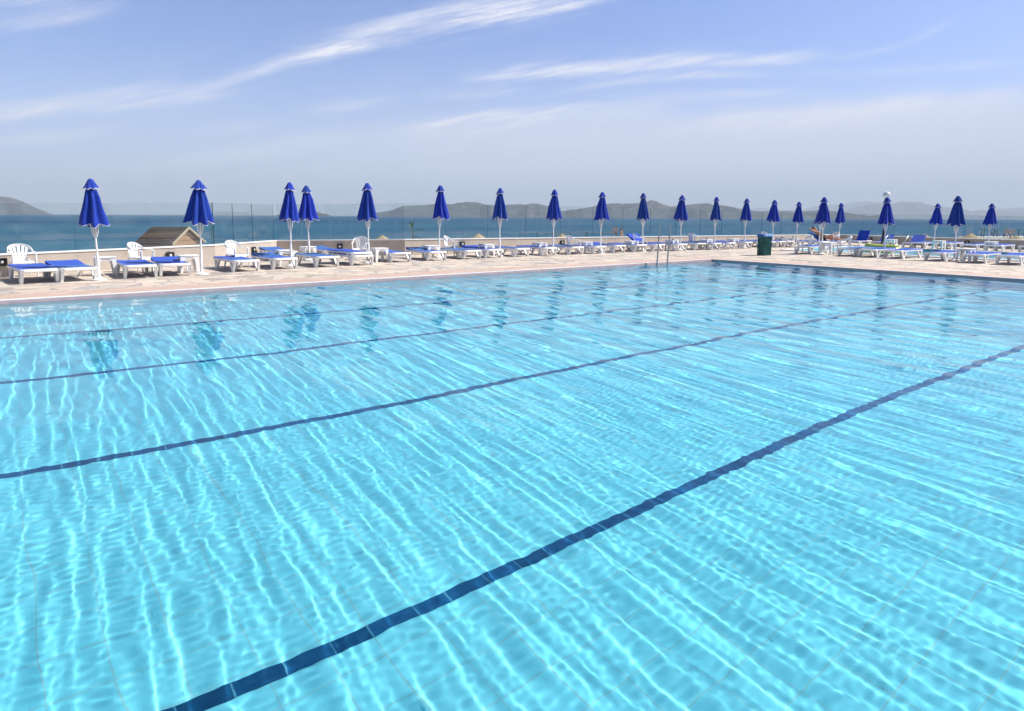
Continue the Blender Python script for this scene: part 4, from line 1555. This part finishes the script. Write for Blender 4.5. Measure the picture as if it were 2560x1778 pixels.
ed = [('pelvis', 'waist'), ('waist', 'chest'), ('chest', 'neck'), ('neck', 'skull'), ('skull', 'crown'), ('skull', 'chin'), ('chin', 'nose'), ('pelvis', 'hipL'), ('hipL', 'kneeL'), ('kneeL', 'ankL'), ('ankL', 'toeL'),
      ('pelvis', 'hipR'), ('hipR', 'kneeR'), ('kneeR', 'ankR'), ('ankR', 'toeR'), ('chest', 'shL'), ('shL', 'elL'), ('elL', 'wrL'), ('chest', 'shR'), ('shR', 'elR'), ('elR', 'wrR')]
add_hand(nd, ed, 'wrL', (0, -0.2, -1), (0, 1, -0.2), (1, 0, 0), 'l')
add_hand(nd, ed, 'wrR', (0, -0.2, -1), (0, 1, -0.2), (-1, 0, 0), 'r')
skin_body('body', nd, ed, 'pelvis', M['skin'], t)
m = MB()
m.lathe([(0.001, -0.10), (0.06, -0.09), (0.095, -0.03), (0.098, 0.03), (0.075, 0.08), (0.001, 0.10)], 16, (0, 0.02, 1.69))
m.build('hair', M['hair'], t, smooth=True)
m = MB()
loft(m, [[(rx * math.cos(a), 0.125 * math.sin(a), z) for a in [2 * PI * k / 20 for k in range(20)]] for z, rx in ((0.80, 0.215), (0.90, 0.205), (1.0, 0.165))])
m.build('swim_trunks', M['trunks'], t, smooth=True)
tag(t, 'tanned person in dark swimwear standing on the pier by the notice board', 'person')

# ------------------------------------------------------------------ beyond the wall: hut, thatch parasols, plants, pier
t = empty('wooden_hut', (0, 0, 0))
F = Vector((5.32, 29.53, 0.33))       # front eave corner of the gable end
Bk = Vector((7.20, 32.27, 0.30))      # back eave corner
Rg = Vector((6.26, 30.9, 0.98))
ax = Vector((-0.824, 0.566, 0)) * 1.38
t.location = (F.x, F.y, -1.4)
o = Vector(t.location)
m = MB()
thk = Vector((0, 0, -0.06))
ov = -ax.normalized() * 0.12
def slab(mb, a, b, c, d, dv):
    vs = [a, b, c, d, a + dv, b + dv, c + dv, d + dv]
    mb.add([tuple(v - o) for v in vs], [(0, 1, 2, 3), (7, 6, 5, 4), (0, 4, 5, 1), (1, 5, 6, 2), (2, 6, 7, 3), (3, 7, 4, 0)])
for E0, dz in ((F, .004), (Bk, .0)):
    m = MB()
    nb = 11
    for k in range(nb):
        a, b = E0.lerp(Rg, k / nb) + Vector((0, 0, dz)), E0.lerp(Rg, min(1.0, (k + 1.12) / nb)) + Vector((0, 0, dz))
        lift = Vector((0, 0, 0.028))
        e0 = ax * (1 + 0.01 * math.sin(k * 2.3))
        slab(m, a + ov + lift, b + ov, b + e0, a + e0 + lift, thk)
    m.build('roof', M['roof'], t)
m = MB()
for a, b in ((F, Rg), (Bk, Rg)):
    a2, b2 = a + ov * 1.15, b + ov * 1.15
    slab(m, a2 + Vector((0, 0, .012)), b2 + Vector((0, 0, .014)), b2 + Vector((0, 0, -.085)), a2 + Vector((0, 0, -.085)), ov * 0.25)
m.build('barge_board', M['barge'], t)
m = MB()
inset = ax.normalized() * 0.10
fi, bi = F.lerp(Bk, 0.06) + inset * 0.2, F.lerp(Bk, 0.94) + inset * 0.2
apex = Rg + inset * 0.2 - Vector((0, 0, 0.07))
low = lambda v: Vector((v.x, v.y, -1.4))
for a_, b_ in ((0, 0),):
    vs = [low(fi), low(bi), bi - Vector((0, 0, 0.02)), apex, fi - Vector((0, 0, 0.02))]
    e = ax * 0.92
    vs2 = [v + e for v in vs]
    m.add([tuple(v - o) for v in vs + vs2], [(0, 1, 2, 3, 4), (9, 8, 7, 6, 5), (0, 4, 9, 5), (1, 6, 7, 2)])
m.build('hut_wall', M['siding'], t)
tag(t, 'small wooden hut with brown plank gable roof, beyond the glass balustrade', 'hut')


def thatch_parasol(px, py, dist, half, lab, seed):
    r = random.Random(seed)
    p = at(px, py, dist)
    t = empty('thatch_parasol', (p[0], p[1], -1.5))
    top = p[2] + 1.5
    m = MB()
    m.tube([(0, 0, 0), (0, 0, top - 0.05)], 0.06, 8)
    m.build('post', M['wood'], t)
    m = MB()
    for k in range(420):
        a = r.uniform(0, 2 * PI)
        s0, s1 = r.uniform(0, 0.75), 0
        s1 = min(1.05, s0 + r.uniform(0.25, 0.4))
        lay = r.uniform(0, 0.05)
        def q(s, da):
            rr = half * s
            z = top - 0.62 * half * s ** 0.85 + lay - 0.04
            return (rr * math.cos(a + da), rr * math.sin(a + da), z)
        wd = 0.10 / max(0.25, s0 + 0.2) * 0.5
        b = len(m.v)
        m.add([q(s0, -wd * .4), q(s0, wd * .4), q(s1, wd * .5), q(s1, -wd * .5)], [(0, 1, 2, 3)])
    n = 20
    m.add([(0, 0, top)] + [(half * math.cos(2 * PI * k / n), half * math.sin(2 * PI * k / n), top - 0.62 * half) for k in range(n)], [(0, 1 + k, 1 + (k + 1) % n) for k in range(n)])
    m.build('thatch_roof', M['thatch'], t)
    tag(t, lab, 'thatch parasol', 'thatched beach parasols beyond the wall')


for i, a in enumerate(((956, 587.5, 42, 0.62, 'pale thatched beach parasol top seen behind the armchair in the recess'), (1196, 583.5, 48, 0.78, 'grey thatched parasol top just left of the seventh parasol'),
                       (1405, 584, 48, 0.62, 'thatched parasol top beside the pier railing and side-on armchair'), (1918, 583, 60, 0.5, 'thatched parasol top peeping above the wall behind the bin'),
                       (2312, 585, 60, 0.85, 'small thatched parasol top left of the tall near parasol'), (2427, 582, 55, 1.30, 'wide pointed thatched parasol between the two right-hand parasols'),
                       (2541, 588, 57, 0.95, 'thatched parasol top below the life ring at the right edge'))):
    thatch_parasol(*a, seed=i + 30)


def leaf_blade(mb, base, az, el, L, w, droop):
    d = Vector((math.cos(az) * math.cos(el), math.sin(az) * math.cos(el), math.sin(el)))
    side = Vector((-math.sin(az), math.cos(az), 0))
    n = 6
    vs = []
    for k in range(n + 1):
        s = k / n
        p = Vector(base) + d * L * s - Vector((0, 0, 1)) * droop * L * s * s
        ww = w * math.sin(PI * (0.12 + 0.88 * s)) * (1 - 0.25 * s)
        vs += [tuple(p - side * ww / 2 + Vector((0, 0, 0.015))), tuple(p - Vector((0, 0, 0.01))), tuple(p + side * ww / 2 + Vector((0, 0, 0.015)))]
    fs = []
    for k in range(n):
        for j in range(2):
            fs.append((k * 3 + j, k * 3 + j + 1, k * 3 + 4 + j, k * 3 + 3 + j))
    mb.add(vs, fs)


p = at(1031, 560, 28)
t = empty('tall_leafy_plant', (p[0], p[1], -1.4))
H = p[2] + 1.4
m = MB()
m.tube([(0.04, 0, 0), (0.02, 0.02, H * 0.5), (0, 0, H * 0.8), (-0.03, 0, H - 0.12)], 0.022, 8, scale=[1.3, 1, .8, .4])
m.build('stem', M['stem'], t)
m = MB()
vr, vf = Vector((math.sin(YAW), -math.cos(YAW))), Vector((math.cos(YAW), math.sin(YAW)))
def dirang(x, f):
    q = vr * x + vf * f
    return math.atan2(q.y, q.x)
for x_, f_, el, L, hgt, dr in ((1, 0.2, 0.5, 0.55, 0.30, 0.25), (1, -.3, 0.25, 0.50, 0.52, 0.45), (-1, 0.1, 0.1, 0.45, 0.60, 0.55), (-.8, .5, 0.9, 0.40, 0.16, .2), (-.4, -.6, 1.1, 0.42, 0.14, 0.1), (.3, .5, 1.25, 0.38, 0.10, 0.1),
                               (-1, -.2, -.1, .42, .78, .6), (.9, .3, 0, .40, .80, .6), (0.1, -1, .5, .45, .40, .4), (0, 1, .4, .45, .45, .4), (.5, -.7, .1, .4, .95, .5), (-.6, .5, .2, .4, 1.0, .5)):
    leaf_blade(m, (0, 0, H - hgt - 0.05), dirang(x_, f_), el, L, 0.085, dr)
m.build('leaves', M['leaf'], t, smooth=True)
m = MB()
for x_, f_, el, L, hgt, dr in ((-.9, -.2, .75, .34, 0.24, 0.2), (-.6, .3, 1.2, .30, 0.12, 0.1), (-.3, -.4, 1.3, .3, .1, .1), (.8, -.2, .2, .3, 0.95, .4)):
    leaf_blade(m, (-0.02, 0, H - hgt - 0.04), dirang(x_, f_), el, L, 0.075, dr)
m.build('dry_leaves', M['leafdry'], t, smooth=True)
tag(t, 'tall green leafy plant sticking up behind the glass, left of the sixth parasol', 'plant')
for q, nlv, lb, sc in (((1163, 584, 28), 7, 'low sprig of grass blades behind the wall, left of the grey thatch', 1.0), ((1040, 592, 26.5), 9, 'small pale plant tuft at the foot of the tall leafy plant', 0.8)):
    p = at(*q)
    t = MB()
    r = random.Random(nlv)
    for k in range(nlv):
        leaf_blade(t, (r.uniform(-.1, .1), r.uniform(-.1, .1), p[2] - 0.5 * sc), r.uniform(0, 6.28), r.uniform(.9, 1.4), 0.5 * sc, 0.03, .1)
    for k in range(3):
        t.tube([(0, 0, -1.4), (0.03 * k, 0.02, p[2] - 0.48 * sc)], 0.01, 5)
    o = t.build('grass_tuft', M['leaf'] if sc == 1 else M['leafdry'])
    o.location = (p[0], p[1], 0)
    tag(o, lb, 'plant', 'small plants behind the wall')

# wooden pier with black railing, notice board (middle distance)
pa, pb = at(1300, 581, 56), at(1575, 590, 63)
A, B = Vector((pa[0], pa[1], -1.30)), Vector((pb[0], pb[1], -1.30))
dv = (B - A).normalized()
m = MB()
t = empty('wooden_pier', tuple(A))
ang = math.atan2(dv.y, dv.x)
t.rotation_euler = (0, 0, ang)
L = (B - A).length
m.box((L / 2, 1.1, -0.06), (L + 1.5, 2.4, 0.12))
m.build('pier_deck', M['wood'], t)
for k in range(4):
    m = MB()
    for y in (0.2, 2.0):
        m.tube([(k * L / 3, y, -1.6), (k * L / 3, y, -0.12)], 0.09, 8)
    m.build('pier_pile', M['wood'], t)
tag(t, 'low dark wooden pier beyond the sunlit wall', 'pier')
t = empty('pier_railing', tuple(A + Vector((0, 0, 0.0))))
t.rotation_euler = (0, 0, ang)
zt = [at(px, py, math.hypot(*(A.lerp(B, f).xy)))[2] + 1.30 for px, py, f in ((1310, 581, 0), (1450, 580.5, 0.55), (1530, 581.5, 0.83))]
m = MB()
LR_ = L * 0.86
m.tube([(0, 0, zt[0]), (LR_ * .6, 0, zt[1]), (LR_, 0, zt[2])], 0.030, 6)
m.tube([(L * .28, 0, zt[0] * .62), (LR_, 0, zt[0] * .62)], 0.022, 6)
m.build('rail', M['dark'], t)
for f in (0, 0.17, 0.34, 0.50, 0.68, 0.84, 1.0):
    m = MB()
    m.tube([(LR_ * f, 0, 0.0), (LR_ * f, 0, zt[0] * (1 if f < .6 else 0.98))], 0.032, 6)
    m.build('post', M['dark'], t)
for f in (0.35, 0.70):
    m = MB()
    m.tube([(LR_ * f, 0, 0.0), (LR_ * f - 0.35, 0, zt[0])], 0.026, 6)
    m.build('brace', M['dark'], t)
tag(t, 'thin black metal railing of the wooden pier', 'railing')
p0 = at(1538, 576, 62)
t = empty('notice_board', (p0[0], p0[1], -1.30), math.atan2(p0[1], p0[0]) - PI / 2)
m = MB()
m.box((0, 0, p0[2] + 1.30), (0.60, 0.03, 0.62), bev=0.006)
m.build('board_panel', M['sign'], t)
m = MB()
for sx in (-0.24, 0.24):
    m.tube([(sx, 0.04, 0), (sx, 0.04, p0[2] + 1.5)], 0.025, 6)
m.build('board_post', M['dark'], t)
m = MB()
m.box((0, -0.02, p0[2] + 1.30 - 0.20), (0.09, 0.012, 0.09))
m.box((0.14, -0.02, p0[2] + 1.30 + 0.24), (0.16, 0.012, 0.06))
m.build('board_mark', M['trunks'], t)
tag(t, 'faded notice board on the pier beside the standing person', 'notice board')

# pale pier at the right with railings, sign and life ring
q0, q1 = at(2446, 592, 66), at(2640, 596, 74)
A, B = Vector((q0[0], q0[1], 0)), Vector((q1[0], q1[1], 0))
zt_ = at(2520, 592.5, (A.lerp(B, .4)).xy.length)[2]
A.z = B.z = zt_
dv = (B - A).normalized()
ang = math.atan2(dv.y, dv.x)
L = (B - A).length
t = empty('concrete_pier', tuple(A))
t.rotation_euler = (0, 0, ang)
m = MB()
m.box((L / 2, 1.0, -0.7), (L, 2.0, 1.4))
m.build('pier_body', M['concrete'], t)
tag(t, 'pale concrete pier at the right, topped by black railings', 'pier')
t = empty('pier_railing', tuple(A))
t.rotation_euler = (0, 0, ang)
m = MB()
m.tube([(0.0, 0.1, 0.68), (L, 0.1, 0.60)], 0.022, 6)
m.build('rail', M['dark'], t)
for s in (0.45, 0.75, 1.9, 2.3, 3.1, 3.9, 4.9, 5.6, 6.0):
    if s < L:
        m = MB()
        m.tube([(s, 0.1, 0), (s, 0.1, 0.66)], 0.032, 6)
        m.build('post', M['dark'], t)
m = MB()
m.tube([(1.25, 0.1, 0.62), (1.9, 0.1, 0.05)], 0.028, 6)
m.tube([(1.9, 0.1, 0.62), (2.6, 0.1, 0.05)], 0.028, 6)
m.build('brace', M['dark'], t)
tag(t, 'black metal railing with slanting braces on the concrete pier', 'railing')
p0 = at(2523.5, 578, 67)
t = empty('notice_board', (p0[0], p0[1], zt_), math.atan2(p0[1], p0[0]) - PI / 2)
m = MB()
m.box((0, 0, p0[2] - zt_), (0.74, 0.03, 0.40), bev=0.006)
m.build('board_panel', M['sign'], t)
m = MB()
for sx in (-0.3, 0.3):
    m.tube([(sx, 0.04, 0), (sx, 0.04, p0[2] - zt_ + 0.15)], 0.02, 6)
m.build('board_post', M['dark'], t)
tag(t, 'grey notice board above the life ring at the right', 'notice board')
p0 = at(2523.5, 588, 66.9)
t = empty('life_ring', p0, math.atan2(p0[1], p0[0]) - PI / 2)
for k in range(8):
    m = MB()
    m.tube([(0.17 * math.cos(a), -0.02, 0.17 * math.sin(a)) for a in [2 * PI * (k + j / 6) / 8 for j in range(7)]], 0.045, 8)
    m.build('ring_segment', M['red'] if k % 2 == 0 else M['sail'], t, smooth=True)
tag(t, 'red and white life ring hanging under the grey notice board', 'life ring')

# sailing boat far out
p0 = at(1344, 536.3, 1500)
t = empty('sailing_boat', (p0[0], p0[1], -2.0), YAW)
m = MB()
m.add([(-0.6, -2.4, 0.1), (0.6, -2.4, 0.1), (0.8, 0, 0.1), (0, 3.0, 0.1), (-0.8, 0, 0.1), (-0.9, -2.6, 0.9), (0.9, -2.6, 0.9), (1.1, 0, 0.9), (0, 3.6, 1.0), (-1.1, 0, 0.9)],
      [(4, 3, 2, 1, 0), (5, 6, 7, 8, 9), (0, 1, 6, 5), (1, 2, 7, 6), (2, 3, 8, 7), (3, 4, 9, 8), (4, 0, 5, 9)])
m.build('hull', M['sail'], t)
m = MB()
m.prism([(0.1, 1.4), (-2.2, 1.5), (0.0, 6.0)], -0.03, 0.03, 'YZ')
m.build('sail', M['sail'], t)
m = MB()
m.tube([(0, 0.2, 0.9), (0, 0.2, 6.2)], 0.06, 6)
m.build('mast', M['pole'], t)
tag(t, 'tiny white sailing boat far out before the island', 'boat')

# ------------------------------------------------------------------ light
SUN_EL = math.radians(48)
sv = Vector((0.857, -0.515, 0)).normalized()
sd = Vector((sv.x * math.cos(SUN_EL), sv.y * math.cos(SUN_EL), math.sin(SUN_EL)))
Ld = bpy.data.lights.new('sun', 'SUN')
Ld.energy = 5.0
Ld.angle = math.radians(0.5)
Ld.color = (1.0, 0.955, 0.89)
Ld.cycles.is_caustics_light = True
lo = bpy.data.objects.new('sun', Ld)
COL.objects.link(lo)
lo.rotation_euler = sd.to_track_quat('Z', 'Y').to_euler()
lo.location = (0, 0, 60)

# ------------------------------------------------------------------ sky: Nishita with cirrus
W = bpy.data.worlds.new('World')
S.world = W
W.use_nodes = True
nt = W.node_tree
bg = nt.nodes['Background']
sky = N(nt, 'ShaderNodeTexSky', sky_type='NISHITA', sun_disc=False)
sky.sun_elevation = SUN_EL
sky.sun_rotation = math.atan2(sd.x, sd.y)
sky.altitude = 0
sky.air_density, sky.dust_density, sky.ozone_density = 1.0, 0.6, 3.0
gen = N(nt, 'ShaderNodeTexCoord').outputs['Generated']
nrmv = N(nt, 'ShaderNodeVectorMath', operation='NORMALIZE')
nt.links.new(gen, nrmv.inputs[0])


def dot(v):
    n = N(nt, 'ShaderNodeVectorMath', operation='DOT_PRODUCT')
    nt.links.new(nrmv.outputs[0], n.inputs[0])
    n.inputs[1].default_value = v
    return n.outputs['Value']


fw = dot((math.cos(YAW), math.sin(YAW), 0))
rt = dot((math.sin(YAW), -math.cos(YAW), 0))
zz = dot((0, 0, 1))
fws = mathn(nt, 'MAXIMUM', fw, 0.08)
Pn = mathn(nt, 'DIVIDE', rt, fws)
Qn = mathn(nt, 'DIVIDE', zz, fws)
comb = N(nt, 'ShaderNodeCombineXYZ')
nt.links.new(Pn, comb.inputs[0])
nt.links.new(Qn, comb.inputs[1])
PQ0 = comb.outputs[0]
PQ = mapping(nt, PQ0, rot=(0, 0, -0.20))


def pq(px, py):
    d = sight(px, py)
    f = d[0] * math.cos(YAW) + d[1] * math.sin(YAW)
    r_ = d[0] * math.sin(YAW) - d[1] * math.cos(YAW)
    return r_ / f, d[2] / f


wob1 = mathn(nt, 'SUBTRACT', noise(nt, mapping(nt, PQ, (4, 9, 1)), 1.0, 5, 0.6), 0.5)
wob2 = noise(nt, mapping(nt, PQ, (4, 30, 1)), 1.0, 7, 0.72)
wob3 = noise(nt, mapping(nt, PQ, (11, 120, 1)), 1.0, 5, 0.7)
QW = mathn(nt, 'MULTIPLY_ADD', wob1, 0.030, Qn)


def smooth01(v, a, b):
    m_ = N(nt, 'ShaderNodeMapRange', interpolation_type='SMOOTHSTEP')
    m_.inputs['From Min'].default_value = a
    m_.inputs['From Max'].default_value = b
    nt.links.new(v, m_.inputs['Value'])
    return m_.outputs[0]


TEX = mathn(nt, 'MULTIPLY_ADD', smooth01(mathn(nt, 'MULTIPLY_ADD', wob3, 0.55, wob2), 0.52, 1.02), 0.80, 0.20)
TEX2 = smooth01(mathn(nt, 'MULTIPLY_ADD', wob3, 0.45, wob2), 0.60, 1.05)
total = None


def streak(pts, up, dn, strength, soft=0.08, halo=0.0):
    """a cirrus band along pts (photo survey points), up/down feather in tangent units"""
    global total
    P_ = [pq(*p) for p in pts]
    if len(P_) == 2:
        co = np.polyfit([p[0] for p in P_], [p[1] for p in P_], 1)
        co = [0, *co]
    else:
        co = np.polyfit([p[0] for p in P_], [p[1] for p in P_], 2)
    q0 = mathn(nt, 'MULTIPLY_ADD', mathn(nt, 'MULTIPLY_ADD', Pn, float(co[0]), float(co[1])), Pn, float(co[2]))
    dq = mathn(nt, 'SUBTRACT', QW, q0)
    u = smooth01(dq, up, 0.0)
    d_ = smooth01(dq, -dn, 0.0)
    p0, p1 = P_[0][0], P_[-1][0]
    e = mathn(nt, 'MULTIPLY', smooth01(Pn, p0 - soft * .3, p0 + soft), smooth01(Pn, p1 + soft * .3, p1 - soft))
    v = mathn(nt, 'MULTIPLY', mathn(nt, 'MULTIPLY', u, d_), e)
    v = mathn(nt, 'MULTIPLY', v, TEX)
    if halo:
        hu = mathn(nt, 'MULTIPLY', smooth01(dq, up * 2.6, 0.0), smooth01(dq, -dn * 2.6, 0.0))
        v = mathn(nt, 'MULTIPLY_ADD', mathn(nt, 'MULTIPLY', mathn(nt, 'MULTIPLY', hu, e), TEX2), halo, v)
    v = mathn(nt, 'MULTIPLY', v, strength)
    total = v if total is None else mathn(nt, 'ADD', total, v)


streak([(530, 212), (780, 137), (1000, 108)], 0.018, 0.013, 0.80, 0.12, 0.35)
streak([(740, 148), (1130, 70), (1560, -10)], 0.032, 0.013, 0.85, 0.10, 0.40)
streak([(-140, 302), (280, 262), (600, 230)], 0.030, 0.018, 0.88, 0.12, 0.35)
streak([(-100, 352), (180, 338), (330, 314)], 0.018, 0.012, 0.55, 0.10)
streak([(-100, 62), (120, 48), (310, 12)], 0.028, 0.022, 0.65, 0.10)
streak([(-80, 8), (220, -6)], 0.016, 0.014, 0.6)
streak([(860, 90), (1240, 20), (1450, -15)], 0.028, 0.018, 0.70, 0.10)
streak([(1150, 198), (1560, 172), (2080, 140)], 0.018, 0.013, 0.85, 0.10, 0.35)
streak([(2050, 144), (2240, 115), (2400, 45)], 0.012, 0.010, 0.36, 0.06)
streak([(1400, 230), (1680, 198), (1920, 190)], 0.013, 0.009, 0.65, 0.10)
streak([(960, 338), (1280, 286), (1700, 268)], 0.014, 0.030, 1.0, 0.12, 0.6)
streak([(1020, 248), (1330, 222)], 0.018, 0.012, 0.6, 0.10)
streak([(1500, 262), (1800, 240), (2050, 232)], 0.012, 0.012, 0.45, 0.12)
streak([(60, 452), (420, 404), (760, 392)], 0.016, 0.016, 0.40, 0.14)
streak([(1950, 190), (2250, 176), (2600, 150)], 0.012, 0.012, 0.35, 0.12)
streak([(740, 282), (1000, 250)], 0.018, 0.014, 0.6, 0.10)
streak([(480, 336), (700, 306)], 0.018, 0.014, 0.6, 0.10)
streak([(300, 424), (700, 372), (960, 338)], 0.022, 0.024, 0.50, 0.12)
streak([(1650, 312), (2200, 270), (2640, 215)], 0.016, 0.045, 0.75, 0.14, 0.5)
streak([(2200, 266), (2370, 228)], 0.016, 0.014, 0.55, 0.08)
# thin veil, thicker low down and towards the sun's side, ragged along its upper edge
veil_q = smooth01(mathn(nt, 'MULTIPLY_ADD', wob1, 0.10, Qn), 0.27, 0.0)
edge = mathn(nt, 'MULTIPLY_ADD', mathn(nt, 'SUBTRACT', TEX, 0.6), 0.035, mathn(nt, 'MULTIPLY_ADD', Pn, -0.055, QW))
low_right = mathn(nt, 'MULTIPLY', smooth01(edge, 0.158, 0.118), smooth01(Pn, -0.55, 0.15))
vt = mathn(nt, 'MULTIPLY_ADD', mathn(nt, 'SUBTRACT', wob2, 0.5), 0.30, veil_q)
veil = mathn(nt, 'MULTIPLY_ADD', vt, mathn(nt, 'MULTIPLY_ADD', smooth01(Pn, -0.8, 0.0), 0.16, 0.40), mathn(nt, 'MULTIPLY', low_right, 0.48), clamp=True)
veil = mathn(nt, 'MULTIPLY_ADD', smooth01(Pn, 0.1, 0.9), 0.10, veil, clamp=True)
# overhead and behind: loose cirrus everywhere else
cl = mathn(nt, 'MULTIPLY', smooth01(noise(nt, mapping(nt, nrmv.outputs[0], (2.0, 5.0, 3.0)), 1.5, 6, 0.65), 0.55, 0.8), smooth01(Qn, 0.36, 0.7))
total = mathn(nt, 'ADD', total, mathn(nt, 'MULTIPLY', cl, 0.5))
dim = ramp(nt, smooth01(zz, 0.30, 0.65), [(0.0, (1, 1, 1)), (1.0, (0.30, 0.30, 0.30))])
tint = mixc(nt, 1.0, mixc(nt, 1.0, sky.outputs[0], dim, 'MULTIPLY'), SKY_TINT if 'SKY_TINT' in globals() else (1.40, 1.42, 1.86), 'MULTIPLY')
c1 = mixc(nt, veil, tint, (8.9, 9.1, 10.7))
cloudf = mathn(nt, 'MULTIPLY', total, 0.9, clamp=True)
c2 = mixc(nt, cloudf, c1, (10.6, 10.5, 11.4))
nt.links.new(c2, bg.inputs[0])
bg.inputs[1].default_value = 0.065

# ------------------------------------------------------------------ haze
hz = bpy.data.meshes.new('haze')
hx, z0, z1 = 11500.0, -3.2, 460.0
vs = [(x, y, z) for z in (z0, z1) for y in (-hx, hx) for x in (-hx, hx)]
hz.from_pydata(vs, [], [(0, 2, 3, 1), (4, 5, 7, 6), (0, 1, 5, 4), (2, 6, 7, 3), (0, 4, 6, 2), (1, 3, 7, 5)])
m = bpy.data.materials.new('sea_air')
m.use_nodes = True
n2 = m.node_tree
n2.nodes.clear()
oo = N(n2, 'ShaderNodeOutputMaterial')
pv = N(n2, 'ShaderNodeVolumePrincipled')
pv.inputs['Color'].default_value = (0.75, 0.875, 1.0, 1)
pv.inputs['Density'].default_value = 0.00021
pv.inputs['Anisotropy'].default_value = 0.0
n2.links.new(pv.outputs[0], oo.inputs['Volume'])
hz.materials.append(m)
ho = bpy.data.objects.new('haze', hz)
COL.objects.link(ho)
ho['kind'] = 'stuff'

# ------------------------------------------------------------------ camera
cam = bpy.data.cameras.new('camera')
co = bpy.data.objects.new('camera', cam)
COL.objects.link(co)
S.camera = co
cam.sensor_fit = 'HORIZONTAL'
cam.sensor_width = 36.0
cam.lens = FPX / 2560 * 36
cam.shift_y = -139 / 2560
cam.clip_start, cam.clip_end = 0.05, 60000
fwd = Vector((math.cos(YAW), math.sin(YAW), 0))
right_ = Vector((math.sin(YAW), -math.cos(YAW), 0))
fd = fwd * math.cos(PITCH) - Vector((0, 0, 1)) * math.sin(PITCH)
ud = Vector((0, 0, 1)) * math.cos(PITCH) + fwd * math.sin(PITCH)
r2 = right_ * math.cos(ROLL) + ud * math.sin(ROLL)
u2 = ud * math.cos(ROLL) - right_ * math.sin(ROLL)
mx = Matrix((r2, u2, -fd)).transposed().to_4x4()
mx.translation = (0, 0, EYE)
co.matrix_world = mx

S.view_settings.view_transform = 'Standard'
S.view_settings.look = 'None'
S.view_settings.exposure = 0.55
S.view_settings.gamma = 1
S.cycles.adaptive_threshold = 0.03
S.cycles.max_bounces = 8
S.cycles.transparent_max_bounces = 16
S.cycles.volume_bounces = 0
S.cycles.use_denoising = True
S.cycles.sample_clamp_indirect = 8.0
